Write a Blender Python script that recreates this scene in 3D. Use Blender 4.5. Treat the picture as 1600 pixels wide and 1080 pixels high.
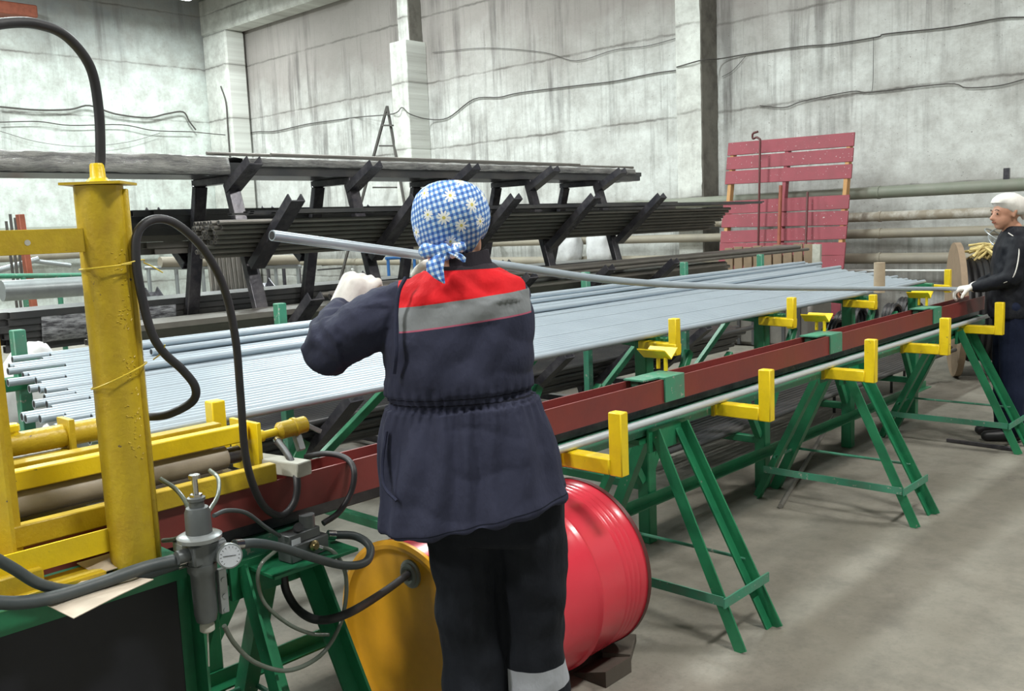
import bpy, bmesh, math, random
from mathutils import Vector, Matrix, noise
random.seed(7)
PI = math.pi
S = bpy.context.scene
COL = S.collection
for o in list(bpy.data.objects): bpy.data.objects.remove(o)

# ------------------------------------------------------------------ camera
EYE = Vector((0, 0, 1.5)); F_PX = 1450.0
def _cols():
    L = Vector((2170-800, 298-540, F_PX)).normalized()
    Wd = Vector((-800-800, 420-540, F_PX)).normalized()
    Wd = (Wd - L*Wd.dot(L)).normalized()
    U = L.cross(Wd)
    if U.y > 0: U = -U
    return L, Wd, U
LX, LY, LZ = _cols()
def cam2w(v): return Vector((LX.dot(v), LY.dot(v), LZ.dot(v)))
cam_d = bpy.data.cameras.new('camera'); cam = bpy.data.objects.new('camera', cam_d); COL.objects.link(cam)
cam_d.sensor_width = 36; cam_d.lens = F_PX*36/1600; cam_d.clip_start = .05; cam_d.clip_end = 200
r_, u_, b_ = cam2w(Vector((1,0,0))), cam2w(Vector((0,-1,0))), cam2w(Vector((0,0,-1)))
cam.matrix_world = Matrix(((r_.x,u_.x,b_.x,EYE.x),(r_.y,u_.y,b_.y,EYE.y),(r_.z,u_.z,b_.z,EYE.z),(0,0,0,1)))
S.camera = cam
# sight lines of the photograph met with a known plane of the hall, as surveyed
def ray(px, py): return cam2w(Vector((px-800, py-540, F_PX)))
def onX(px, py, x): d = ray(px,py); return EYE + d*(x/d.x)
def onY(px, py, y): d = ray(px,py); return EYE + d*(y/d.y)
def onZ(px, py, z): d = ray(px,py); return EYE + d*((z-1.5)/d.z)

# ------------------------------------------------------------------ world, lights, exposure
w = bpy.data.worlds.new('world'); S.world = w; w.use_nodes = True
w.node_tree.nodes['Background'].inputs[0].default_value = (.78,.88,1,1)
w.node_tree.nodes['Background'].inputs[1].default_value = .25
S.view_settings.view_transform = 'Standard'; S.view_settings.look = 'None'
S.view_settings.exposure = 0.0; S.view_settings.gamma = 1
S.view_settings.use_curve_mapping = False
LAMPS = [  # x, y, z, watts
    (2.2,-1.2,6.6,430), (7.0,-1.0,6.6,360), (2.5,6.5,6.9,430), (7.3,6.5,6.9,390),
    (3.5,13.0,6.9,650), (8.6,12.5,6.9,430), (9.8,18.0,6.385,240), (-2.5,2.5,6.6,300), (-5.5,3.5,6.0,560), (5.0,17.0,6.9,520), (-1.5,8.0,6.6,520)]  # the lamp nearest the front wall is added to brighten the drum's yellow end
def area(loc, sx, sy, power, col=(1,.985,.95)):
    d = bpy.data.lights.new('hall_light','AREA'); d.shape='RECTANGLE'; d.size=sx; d.size_y=sy; d.energy=power; d.color=col
    o = bpy.data.objects.new('hall_light', d); COL.objects.link(o); o.location = loc; return o
LK=.70
for (x,y,z,p) in LAMPS: area((x,y,z-.075), 1.1 if p!=240 else .42, .55 if p!=240 else .22, p*LK, (.93,1,.98) if y > 5 else (1,.97,.92))

# ------------------------------------------------------------------ materials
def mat(name): 
    m = bpy.data.materials.new(name); m.use_nodes = True
    return m, m.node_tree.nodes, m.node_tree.links, m.node_tree.nodes['Principled BSDF']
def node(N, t, **k):
    n = N.new(t)
    for a, b in k.items(): setattr(n, a, b)
    return n
def math_(N, L, op, a, b=None, c=None):
    n = N.new('ShaderNodeMath'); n.operation = op
    for i, v in enumerate((a,b,c)):
        if v is None: continue
        if isinstance(v,(int,float)): n.inputs[i].default_value = v
        else: L.new(v, n.inputs[i])
    return n.outputs[0]
def ramp(N, L, fac, stops):
    n = N.new('ShaderNodeValToRGB'); L.new(fac, n.inputs[0]); e = n.color_ramp.elements
    while len(e) < len(stops): e.new(.5)
    for i,(p,c) in enumerate(stops):
        e[i].position = p; e[i].color = (c,c,c,1) if isinstance(c,(int,float)) else (*c,1)
    return n.outputs[0]
def mix(N, L, fac, a, b, mode='MIX'):
    n = N.new('ShaderNodeMix'); n.data_type='RGBA'; n.blend_type = mode
    for s, v in ((n.inputs[0],fac),(n.inputs[6],a),(n.inputs[7],b)):
        if isinstance(v,(int,float)): s.default_value = v
        elif isinstance(v,tuple): s.default_value = (*v,1)
        else: L.new(v, s)
    return n.outputs[2]
def noise_(N, L, vec, scale, detail=4, rough=.6):
    n = N.new('ShaderNodeTexNoise'); n.inputs['Scale'].default_value = scale
    n.inputs['Detail'].default_value = detail; n.inputs['Roughness'].default_value = rough
    if vec is not None: L.new(vec, n.inputs['Vector'])
    return n.outputs['Fac']
def mapping(N, L, vec, scale=(1,1,1), loc=(0,0,0)):
    n = N.new('ShaderNodeMapping'); L.new(vec, n.inputs[0]); n.inputs['Scale'].default_value = scale; n.inputs['Location'].default_value = loc
    return n.outputs[0]
def bump(N, L, B, h, strength=.3, dist=.01):
    n = N.new('ShaderNodeBump'); n.inputs['Strength'].default_value = strength; n.inputs['Distance'].default_value = dist
    L.new(h, n.inputs['Height']); L.new(n.outputs[0], B.inputs['Normal'])

def paint(name, c, rough=.4, metal=0, dirt=None, amt=.35, scale=9, bstr=.15, chips=None, chipcol=(.12,.09,.07)):
    m, N, L, B = mat(name)
    g = N.new('ShaderNodeNewGeometry').outputs['Position']
    n1 = noise_(N, L, g, scale, 6, .65)
    d = dirt or tuple(x*.45 for x in c)
    f = ramp(N, L, n1, [(.42,0),(.72,amt)])
    colr = mix(N, L, f, c, d)
    if chips:
        n2 = noise_(N, L, g, 38, 3, .6)
        colr = mix(N, L, ramp(N, L, n2, [(chips,0),(chips+.03,1)]), colr, chipcol)
    L.new(colr, B.inputs['Base Color'])
    B.inputs['Roughness'].default_value = rough; B.inputs['Metallic'].default_value = metal
    bump(N, L, B, noise_(N, L, g, scale*6, 3), bstr, .004)
    return m
M = {}
M['yellow'] = paint('yellow enamel', (.54,.385,.02), .38, dirt=(.36,.22,.02), amt=.55, scale=14, chips=.70, bstr=.35)
M['yellow2'] = paint('bright yellow enamel', (.82,.60,.01), .35, dirt=(.5,.33,.02), amt=.3, scale=20, chips=.71)
M['green'] = paint('green enamel', (.018,.19,.082), .4, dirt=(.01,.09,.05), amt=.6, chips=.72, chipcol=(.2,.22,.18))
M['green_worn'] = paint('worn green enamel', (.05,.26,.16), .45, dirt=(.12,.18,.14), amt=.7, chips=.64, chipcol=(.3,.33,.28))
M['oxide'] = paint('red oxide primer', (.20,.034,.03), .42, dirt=(.12,.03,.03), amt=.5, scale=5, chips=.73)
M['black_steel'] = paint('black lacquered steel', (.055,.054,.066), .27, metal=.4, dirt=(.20,.19,.20), amt=.6, scale=8)
M['dark_pipe'] = paint('dark mill steel', (.085,.088,.095), .33, metal=.45, dirt=(.17,.16,.15), amt=.6, scale=4)
M['brown_pipe'] = paint('brownish mill steel', (.19,.18,.165), .42, metal=.35, dirt=(.28,.26,.23), amt=.6, scale=4)
M['tube'] = paint('grey coated tube', (.40,.47,.53), .34, metal=.25, dirt=(.30,.36,.42), amt=.5, scale=3, bstr=.05)
M['tube_in'] = paint('tube bore', (.02,.02,.022), .7)
M['silver_tube'] = paint('shiny zinc tube', (.56,.61,.64), .3, metal=.25, dirt=(.4,.42,.45), amt=.4, scale=3, bstr=.05)
M['rubber'] = paint('black rubber', (.022,.022,.026), .5, dirt=(.05,.05,.055), amt=.6, bstr=.1)
M['rubber_grey'] = paint('greenish grey rubber', (.05,.065,.07), .5, dirt=(.09,.10,.10), amt=.6)
M['clear_hose'] = paint('olive plastic tube', (.16,.19,.16), .2, dirt=(.07,.08,.06), amt=.5)
M['cast_grey'] = paint('grey cast metal', (.13,.145,.15), .42, metal=.3, dirt=(.07,.075,.08), amt=.5)
M['cast_light'] = paint('pale cast metal', (.33,.36,.37), .35, metal=.4)
M['chrome'] = paint('chrome', (.6,.6,.58), .18, metal=1, amt=.2)
M['brass'] = paint('brass fitting', (.45,.36,.18), .3, metal=.9, amt=.3)
M['beige_pipe'] = paint('beige plastic roller', (.36,.31,.24), .5, dirt=(.22,.19,.15), amt=.6)
M['black_panel'] = paint('black sheet metal', (.005,.006,.010), .6, dirt=(.02,.02,.03), amt=.5, scale=3)
M['wood_white'] = paint('whitewashed timber', (.50,.50,.44), .7, dirt=(.33,.33,.28), amt=.7, scale=22)
M['wood_dark'] = paint('dark oily timber', (.09,.075,.06), .8)
M['wood'] = paint('raw timber', (.28,.20,.13), .75, dirt=(.2,.15,.10), amt=.7, scale=12)
M['wood_orange'] = paint('fresh sawn timber', (.55,.30,.12), .7)
M['pallet_red'] = paint('dusty red paint', (.30,.055,.075), .6, dirt=(.20,.05,.06), amt=.6, scale=4, chips=.68, chipcol=(.55,.5,.5))
M['card'] = paint('cardboard', (.42,.34,.24), .8, dirt=(.32,.25,.17), amt=.6)
M['paper'] = paint('cream paper', (.62,.55,.45), .8, dirt=(.45,.38,.3), amt=.5)
M['wall_pipe'] = paint('grey green wall pipe', (.22,.24,.19), .55, dirt=(.30,.29,.25), amt=.7, scale=2.5)
M['wall_pipe_rust'] = paint('flaking wall pipe', (.30,.26,.20), .6, dirt=(.6,.58,.54), amt=1.0, scale=7)
M['wall_pipe_tan'] = paint('tan wall pipe', (.30,.27,.21), .6, dirt=(.22,.20,.17), amt=.7, scale=3)
M['white_pipe'] = paint('white thin pipe', (.75,.76,.74), .5, amt=.1)
M['drum_red'] = paint('glossy red drum paint', (.66,.040,.065), .25, dirt=(.50,.025,.045), amt=.45, scale=3, bstr=.02)
M['drum_yellow'] = paint('orange yellow drum paint', (.90,.45,.025), .3, dirt=(.6,.26,.015), amt=.5, scale=5, bstr=.03)
M['drum_edge'] = paint('dark drum rim', (.10,.02,.02), .4)
M['white_cloth'] = paint('white cotton', (.72,.70,.66), .9, dirt=(.5,.47,.43), amt=.5, scale=25)
M['bag'] = paint('white plastic sack', (.62,.63,.64), .45, dirt=(.4,.4,.42), amt=.6, scale=10)
M['cable'] = paint('dusty cable', (.07,.065,.06), .7, dirt=(.13,.12,.11))
M['lamp_body'] = paint('grey lamp housing', (.4,.4,.4), .5)
M['skin'] = paint('skin', (.52,.27,.18), .5, dirt=(.45,.2,.13), amt=.4)
M['hair'] = paint('brown hair', (.06,.035,.02), .6)
M['shoe'] = paint('black leather', (.015,.015,.017), .45)
M['coil'] = paint('black cable coil', (.02,.02,.022), .45)
M['straw'] = paint('yellow straw rope', (.66,.53,.22), .8)
M['rust'] = paint('rusty red steel', (.32,.09,.05), .6, amt=.6)
M['wire_yellow'] = paint('yellow wire', (.72,.55,.05), .4)
M['dial'] = paint('gauge dial', (.62,.66,.72), .3, amt=.1)
M['blue'] = paint('blue enamel', (.03,.13,.35), .4)
def emit(name, c, s):
    m, N, L, B = mat(name); B.inputs['Emission Color'].default_value = (*c,1); B.inputs['Emission Strength'].default_value = s
    B.inputs['Base Color'].default_value = (*c,1); return m
M['led'] = emit('lamp diffuser', (.9,1,1), 14)
def film():
    m, N, L, B = mat('dusty stretch film')
    g = N.new('ShaderNodeNewGeometry').outputs['Position']
    v = mapping(N, L, g, (3,14,14))
    n1 = noise_(N, L, v, 2.2, 8, .7)
    L.new(mix(N, L, ramp(N, L, n1, [(.34,0),(.62,1)]), (.20,.20,.205), (.52,.52,.50)), B.inputs['Base Color'])
    B.inputs['Roughness'].default_value = .28
    bump(N, L, B, n1, .9, .03); return m
M['film'] = film()
def film_clear():
    m, N, L, B = mat('clear stretch film')
    g = N.new('ShaderNodeNewGeometry').outputs['Position']
    n1 = noise_(N, L, mapping(N, L, g, (4,20,20)), 2.5, 8, .7)
    L.new(mix(N, L, ramp(N, L, n1, [(.40,0),(.66,1)]), (.09,.092,.105), (.62,.65,.70)), B.inputs['Base Color'])  # pale patches put the film's highlights into its base colour
    B.inputs['Roughness'].default_value = .15
    bump(N, L, B, n1, .6, .02); return m
M['film2'] = film_clear()

def wall_mat(name, axis, whiteline, seed, base=(.70,.72,.70), grime=(.40,.365,.345), comb=.35, stk=.62):
    """whitewashed precast panels: white lower coat, bare weathered concrete above, horizontal joints, run-off streaks"""
    m, N, L, B = mat(name)
    g = N.new('ShaderNodeNewGeometry').outputs['Position']
    sp = N.new('ShaderNodeSeparateXYZ'); L.new(g, sp.inputs[0])
    u, z = sp.outputs[axis], sp.outputs[2]
    cb = N.new('ShaderNodeCombineXYZ'); L.new(u, cb.inputs[0]); L.new(z, cb.inputs[1]); cb.inputs[2].default_value = seed
    uv = cb.outputs[0]
    big = noise_(N, L, mapping(N,L,uv,(.5,.5,1)), 1.0, 5, .6)
    edge = math_(N, L, 'ADD', z, math_(N, L, 'MULTIPLY', big, 2.6))
    lime = ramp(N, L, math_(N, L, 'DIVIDE', math_(N, L, 'SUBTRACT', edge, whiteline), 3.0), [(.25,0),(.75,1)])
    c = mix(N, L, lime, base, grime)
    mott = noise_(N, L, uv, 2.6, 8, .7)
    c = mix(N, L, ramp(N, L, mott, [(.36,.0),(.66,.6)]), c, (.30,.285,.265))
    fine = noise_(N, L, uv, 14, 6, .7)
    c = mix(N, L, ramp(N, L, fine, [(.5,0),(.75,.30)]), c, (.30,.28,.25))
    # streaks
    st = noise_(N, L, mapping(N,L,uv,(3.4,.22,1)), 1.0, 6, .7)
    st2 = noise_(N, L, mapping(N,L,uv,(17,.5,1),(3,7,0)), 1.0, 4, .6)
    gate = ramp(N, L, noise_(N, L, mapping(N,L,uv,(.7,.45,1),(9,2,0)), 1.0, 3), [(.35,0),(.6,1)])
    s = math_(N, L, 'MULTIPLY', ramp(N, L, st, [(.50,0),(.66,1)]), gate)
    s2 = math_(N, L, 'MULTIPLY', ramp(N, L, st2, [(.56,0),(.7,.75)]), gate)
    c = mix(N, L, math_(N,L,'MULTIPLY',s,stk), c, (.12,.11,.105))
    c = mix(N, L, math_(N,L,'MULTIPLY',s2,comb), c, (.13,.12,.11))
    # joints every 1.2 m
    wob = math_(N, L, 'MULTIPLY', math_(N,L,'SUBTRACT',noise_(N, L, uv, 3.5, 6, .7),.5), .09)
    zz = math_(N, L, 'ADD', math_(N, L, 'SUBTRACT', z, .6), wob)
    fr = math_(N, L, 'FRACT', math_(N, L, 'DIVIDE', zz, 1.2))
    dist = math_(N, L, 'MINIMUM', fr, math_(N, L, 'SUBTRACT', 1.0, fr))
    jn = ramp(N, L, dist, [(.004,1),(.022,0)])
    soot = ramp(N, L, dist, [(.0,.55),(.12,0)])
    brk = ramp(N, L, noise_(N, L, uv, 1.4, 5), [(.38,.15),(.6,1)])
    c = mix(N, L, math_(N,L,'MULTIPLY',soot,brk), c, (.30,.28,.26))
    c = mix(N, L, math_(N,L,'MULTIPLY',jn,math_(N,L,'MULTIPLY',brk,.8)), c, (.13,.12,.11))
    sp_ = noise_(N, L, uv, 42, 2, .5)
    c = mix(N, L, ramp(N, L, sp_, [(.72,0),(.75,.7)]), c, (.12,.11,.10))
    L.new(c, B.inputs['Base Color']); B.inputs['Roughness'].default_value = .9
    h = math_(N,L,'SUBTRACT', fine, math_(N,L,'MULTIPLY',jn,1.2))
    bump(N, L, B, h, .35, .02)
    return m
M['wall_back'] = wall_mat('whitewashed concrete back', 1, 3.9, 1.3, base=(.72,.74,.72), grime=(.35,.32,.305), stk=.8)
M['wall_left'] = wall_mat('whitewashed concrete side', 0, 5.6, 7.7, base=(.74,.81,.77), grime=(.27,.285,.295), comb=.14, stk=.5)
M['pilaster'] = wall_mat('whitewashed pilaster', 1, 6.4, 4.1, base=(.76,.78,.74), grime=(.50,.48,.44), comb=.15, stk=.4)
M['pilaster_dark'] = paint('rough dark concrete', (.20,.19,.165), .95, dirt=(.10,.09,.08), amt=.9, scale=5, bstr=.9)
def floor_mat():
    m, N, L, B = mat('worn concrete floor')
    g = N.new('ShaderNodeNewGeometry').outputs['Position']
    n1 = noise_(N, L, g, .9, 8, .62); n2 = noise_(N, L, g, 5, 8, .7); n3 = noise_(N, L, g, 60, 3, .6)
    c = mix(N, L, ramp(N, L, n1, [(.3,0),(.7,1)]), (.165,.153,.122), (.26,.243,.205))
    c = mix(N, L, ramp(N, L, n2, [(.45,0),(.75,.65)]), c, (.10,.094,.08))
    c = mix(N, L, ramp(N, L, n3, [(.55,0),(.8,.5)]), c, (.12,.11,.095))
    vo = N.new('ShaderNodeTexVoronoi'); vo.feature = 'DISTANCE_TO_EDGE'; vo.inputs['Scale'].default_value = .42
    wv = N.new('ShaderNodeVectorMath'); wv.operation = 'ADD'; L.new(g, wv.inputs[0])
    nn = N.new('ShaderNodeTexNoise'); nn.inputs['Scale'].default_value = 1.6; nn.inputs['Detail'].default_value = 6; L.new(g, nn.inputs['Vector'])
    sc = N.new('ShaderNodeVectorMath'); sc.operation = 'SCALE'; sc.inputs['Scale'].default_value = 1.0; L.new(nn.outputs['Color'], sc.inputs[0])
    L.new(sc.outputs[0], wv.inputs[1]); L.new(wv.outputs[0], vo.inputs['Vector'])
    crack = math_(N,L,'MULTIPLY', ramp(N, L, vo.outputs['Distance'], [(.0,1),(.006,0)]), ramp(N, L, noise_(N,L,g,.6,3), [(.5,0),(.56,.55)]))
    c = mix(N, L, crack, c, (.09,.08,.07))
    L.new(c, B.inputs['Base Color'])
    L.new(ramp(N, L, n2, [(.3,.55),(.7,.8)]), B.inputs['Roughness'])
    bump(N, L, B, math_(N,L,'SUBTRACT',n2,math_(N,L,'MULTIPLY',crack,1.0)), .35, .012)
    return m
M['floor'] = floor_mat()
M['ceiling'] = paint('dusty ceiling slab', (.42,.42,.40), .9)

# ------------------------------------------------------------------ mesh builder
class MB:
    def __init__(s): s.v=[]; s.f=[]; s.m=[]
    def add(s, vs, fs, mi=0):
        b=len(s.v); s.v += [Vector(x) for x in vs]; s.f += [tuple(i+b for i in f) for f in fs]; s.m += [mi]*len(fs); return s
    def box(s, c, d, rz=0, mi=0, bev=0):
        c=Vector(c); hx,hy,hz=[x/2 for x in d]; R=Matrix.Rotation(rz,3,'Z')
        return s.obox(c, R@Vector((hx,0,0)), R@Vector((0,hy,0)), Vector((0,0,hz)), mi)
    def obox(s, c, a, b, e, mi=0):
        """box with softened (chamfered) long edges"""
        c=Vector(c); a=Vector(a); b=Vector(b); e=Vector(e)
        ch = min(a.length,b.length,e.length)*.16
        vs=[];fs=[]
        bm=bmesh.new()
        for i in (-1,1):
            for j in (-1,1):
                for k in (-1,1): bm.verts.new(a*i+b*j+e*k)
        bm.verts.ensure_lookup_table()
        q=[(0,1,3,2),(4,6,7,5),(0,4,5,1),(2,3,7,6),(0,2,6,4),(1,5,7,3)]
        for f in q: bm.faces.new([bm.verts[i] for i in f])
        bmesh.ops.recalc_face_normals(bm, faces=bm.faces)
        if ch>.0006: bmesh.ops.bevel(bm, geom=list(bm.edges), offset=ch, segments=1, affect='EDGES')
        bm.verts.index_update()
        vs=[v.co+c for v in bm.verts]; fs=[[v.index for v in f.verts] for f in bm.faces]; bm.free()
        return s.add(vs,fs,mi)
    def bar(s, p, q, w, h, up=(0,0,1), mi=0):
        p=Vector(p); q=Vector(q); d=q-p; up=Vector(up); a=d.cross(up)
        if a.length<1e-6: a=d.cross(Vector((1,0,0)))
        a.normalize(); b=a.cross(d).normalized()
        return s.obox((p+q)/2, d/2, a*w/2, b*h/2, mi)
    def prism(s, p, q, prof, up=(0,0,1), mi=0):
        """extrude a closed 2-D profile [(side,up)] from p to q"""
        p=Vector(p); q=Vector(q); d=(q-p).normalized(); up=Vector(up); a=d.cross(up).normalized(); b=a.cross(d).normalized()
        n=len(prof); vs=[p+a*x+b*y for x,y in prof]+[q+a*x+b*y for x,y in prof]
        fs=[(i,(i+1)%n,n+(i+1)%n,n+i) for i in range(n)]+[tuple(range(n))[::-1],tuple(range(n,2*n))]
        return s.add(vs,fs,mi)
    def channel(s, p, q, w, h, t, up=(0,0,1), mi=0):
        """U section: web w wide, flanges h high, opening towards up"""
        return s.prism(p,q,[(-w/2,h/2),(-w/2,-h/2),(w/2,-h/2),(w/2,h/2),(w/2-t,h/2),(w/2-t,-h/2+t),(-w/2+t,-h/2+t),(-w/2+t,h/2)],up,mi)
    def angle(s, p, q, w, t, up=(0,0,1), mi=0, flip=1):
        return s.prism(p,q,[(-w/2*flip,-w/2),(w/2*flip,-w/2),(w/2*flip,-w/2+t),((-w/2+t)*flip,-w/2+t),((-w/2+t)*flip,w/2),(-w/2*flip,w/2)],up,mi)
    def rings(s, rings, cap=True, mi=0, closed=False):
        n=len(rings[0]); vs=[p for r in rings for p in r]; fs=[]
        m=len(rings)
        for i in range(m if closed else m-1):
            i2=(i+1)%m
            for j in range(n): fs.append((i*n+j,i*n+(j+1)%n,i2*n+(j+1)%n,i2*n+j))
        if cap and not closed: fs += [tuple(range(n))[::-1], tuple((m-1)*n+j for j in range(n))]
        return s.add(vs,fs,mi)
    def cyl(s, p, q, r, r2=None, n=20, mi=0, cap=True):
        p=Vector(p); q=Vector(q); d=(q-p).normalized(); a=d.orthogonal().normalized(); b=d.cross(a)
        r2 = r if r2 is None else r2
        R=lambda c,rr:[c+(a*math.cos(2*PI*i/n)+b*math.sin(2*PI*i/n))*rr for i in range(n)]
        return s.rings([R(p,r),R(q,r2)],cap,mi)
    def tube(s, p, q, r, t, n=14, mi=0, mi2=1, depth=None):
        """open ended tube with a bore"""
        p=Vector(p); q=Vector(q); d=(q-p).normalized(); a=d.orthogonal().normalized(); b=d.cross(a)
        R=lambda c,rr:[c+(a*math.cos(2*PI*i/n)+b*math.sin(2*PI*i/n))*rr for i in range(n)]
        e=depth or (q-p).length*.5
        s.rings([R(p+d*e,r-t),R(p,r-t)],True,mi2)
        s.rings([R(q,r-t),R(q-d*e,r-t)],True,mi2)
        s.rings([R(p,r-t),R(p,r),R(q,r),R(q,r-t)],False,mi)
        return s
    def lathe(s, p, axis, prof, n=40, mi=0, cap=True):
        p=Vector(p); d=Vector(axis).normalized(); a=d.orthogonal().normalized(); b=d.cross(a)
        return s.rings([[p+d*h+(a*math.cos(2*PI*i/n)+b*math.sin(2*PI*i/n))*r for i in range(n)] for h,r in prof],cap,mi)
    def sweep(s, pts, r, n=10, mi=0, sub=8, taper=None):
        pts=[Vector(p) for p in pts]; P=[]
        if sub>1 and len(pts)>2:
            E=[pts[0]*2-pts[1]]+pts+[pts[-1]*2-pts[-2]]
            for i in range(1,len(E)-2):
                for k in range(sub):
                    t=k/sub; a,b,c,d=E[i-1],E[i],E[i+1],E[i+2]
                    P.append(.5*((2*b)+(c-a)*t+(2*a-5*b+4*c-d)*t*t+(3*b-3*c+d-a)*t**3))
            P.append(pts[-1])
        else: P=pts
        T=[(P[min(i+1,len(P)-1)]-P[max(i-1,0)]).normalized() for i in range(len(P))]
        a=T[0].orthogonal().normalized(); R=[]
        for i,(c,t) in enumerate(zip(P,T)):
            a=(a-t*a.dot(t)).normalized(); b=t.cross(a)
            rr = r if taper is None else taper(i/(len(P)-1))
            R.append([c+(a*math.cos(2*PI*j/n)+b*math.sin(2*PI*j/n))*rr for j in range(n)])
        return s.rings(R,True,mi)
    def ball(s, c, r, n=16, mi=0, sc=(1,1,1)):
        c=Vector(c); R=[]
        for i in range(1,n):
            th=PI*i/n; R.append([c+Vector((math.sin(th)*math.cos(2*PI*j/n)*sc[0],math.sin(th)*math.sin(2*PI*j/n)*sc[1],-math.cos(th)*sc[2]))*r for j in range(n)])
        return s.rings(R,True,mi)
    def capsule(s, p, q, r1, r2, n=14, mi=0):
        p=Vector(p); q=Vector(q); d=(q-p); L=d.length
        d=d.normalized() if L>1e-6 else Vector((0,0,1)); a=d.orthogonal().normalized(); b=d.cross(a); R=[]
        ring=lambda c,rr:[c+(a*math.cos(2*PI*j/n)+b*math.sin(2*PI*j/n))*rr for j in range(n)]
        for k in range(1,6): t=PI/2*k/5; R.append(ring(p-d*r1*math.cos(t),r1*math.sin(t)))
        for k in range(0,5): t=PI/2*k/5; R.append(ring(q+d*r2*math.sin(t),r2*math.cos(t)))
        return s.rings(R,True,mi)
    def limb(s, chain):
        for (p,r1),(q,r2) in zip(chain,chain[1:]): s.capsule(p,q,r1,r2)
        return s
    def build(s, name, mats, parent=None, origin=None, smooth=None, link=True):
        org = Vector(origin) if origin is not None else (wloc(parent) if parent else None)
        if org is None:
            xs=[v.x for v in s.v]; ys=[v.y for v in s.v]; zs=[v.z for v in s.v]
            org=Vector(((min(xs)+max(xs))/2,(min(ys)+max(ys))/2,min(zs)))
        me=bpy.data.meshes.new(name); me.from_pydata([v-org for v in s.v],[],s.f)
        if not isinstance(mats,(list,tuple)): mats=[mats]
        for m in mats: me.materials.append(m)
        me.polygons.foreach_set('material_index',[min(i,len(mats)-1) for i in s.m])
        bm=bmesh.new(); bm.from_mesh(me); bmesh.ops.recalc_face_normals(bm,faces=bm.faces); bm.to_mesh(me); bm.free()
        if smooth is None: smooth=40
        if smooth:
            me.polygons.foreach_set('use_smooth',[True]*len(me.polygons)); me.set_sharp_from_angle(angle=math.radians(smooth))
        o=bpy.data.objects.new(name,me); COL.objects.link(o)
        o.location = org-(wloc(parent) if parent else Vector((0,0,0)))
        if parent: o.parent=parent
        return o
def wloc(o):
    v=Vector((0,0,0))
    while o: v+=o.location; o=o.parent
    return v
def tag(o, label=None, cat=None, group=None, kind=None):
    if label: o['label']=label
    if cat: o['category']=cat
    if group: o['group']=group
    if kind: o['kind']=kind
    return o
def empty(name, loc, label, cat, group=None):
    o=bpy.data.objects.new(name,None); COL.objects.link(o); o.location=loc; o.empty_display_size=.1
    return tag(o,label,cat,group)
def copy_tree(o, parent=None, link=True):
    c=o.copy(); COL.objects.link(c)
    if parent: c.parent=parent
    for ch in list(o.children): copy_tree(ch,c)
    return c
def struct(o): o['kind']='structure'; return o

# ------------------------------------------------------------------ setting
XW, YL, ZC = 12.0, 20.3, 8.4
struct(MB().box((1,6.1,-.1),(22.2,28.6,.2)).build('floor',M['floor'],smooth=0))
struct(MB().box((1,6.1,ZC+.1),(22.2,28.6,.2)).build('ceiling',M['ceiling'],smooth=0))
struct(MB().box((XW+.1,6.1,ZC/2),(.2,28.6,ZC)).build('wall_back',M['wall_back'],smooth=0))
struct(MB().box((1,YL+.1,ZC/2),(22,.2,ZC)).build('wall_left',M['wall_left'],smooth=0))
struct(MB().box((1,-8.1,ZC/2),(22,.2,ZC)).build('wall_right',M['wall_left'],smooth=0))
struct(MB().box((-10.1,6.1,ZC/2),(.2,28.6,ZC)).build('wall_front',M['wall_left'],smooth=0))
def rough_pillar(y0,y1,x0,z0,z1,seed,right_dark=True):
    """pilaster with chipped arrises; the side towards the gate end is rough and darker"""
    mb=MB(); n=int((z1-z0)/.07); rng=random.Random(seed)
    R=[]
    for i in range(n+1):
        z=z0+(z1-z0)*i/n
        c=lambda a:noise.noise(Vector((z*2.3,seed*3.1,a)))*.018+noise.noise(Vector((z*9,seed,a+5)))*.014
        ch=.012+max(0,c(1))
        ch2=.012+max(0,c(2))
        R.append([Vector(p) for p in ((XW-.01,y0+c(3)*.8,z),(x0+ch,y0,z),(x0,y0+ch,z),(x0,y1-ch2,z),(x0+ch2,y1,z),(XW-.01,y1,z))])
    nn=6
    vs=[p for r in R for p in r]
    for i in range(n):
        for j in range(nn):
            mb.add([],[])
            mb.f.append((i*nn+j,i*nn+(j+1)%nn,(i+1)*nn+(j+1)%nn,(i+1)*nn+j)); mb.m.append(1 if (j in (0,1) and right_dark) else 0)
    mb.v=vs; mb.f.append(tuple(range(nn))[::-1]); mb.m.append(0); mb.f.append(tuple(n*nn+j for j in range(nn))); mb.m.append(0)
    return mb
struct(rough_pillar(7.08,7.50,11.57,0,ZC,3).build('trim_1',[M['pilaster'],M['pilaster_dark']],smooth=20))
struct(rough_pillar(13.2,13.66,11.5,0,4.95,5,False).build('trim_2',[M['pilaster'],M['pilaster_dark']],smooth=20))
struct(rough_pillar(13.28,13.6,11.68,4.95,ZC,8).build('trim_3',[M['pilaster'],M['pilaster_dark']],smooth=20))
struct(MB().box((11.7,19.75,3.07),(.5,1.0,6.14)).build('trim_4',M['pilaster'],smooth=0))
struct(MB().box((11.72,17.7,6.55),(.5,5.3,.8)).build('trim_5',M['pilaster'],smooth=0))

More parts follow.
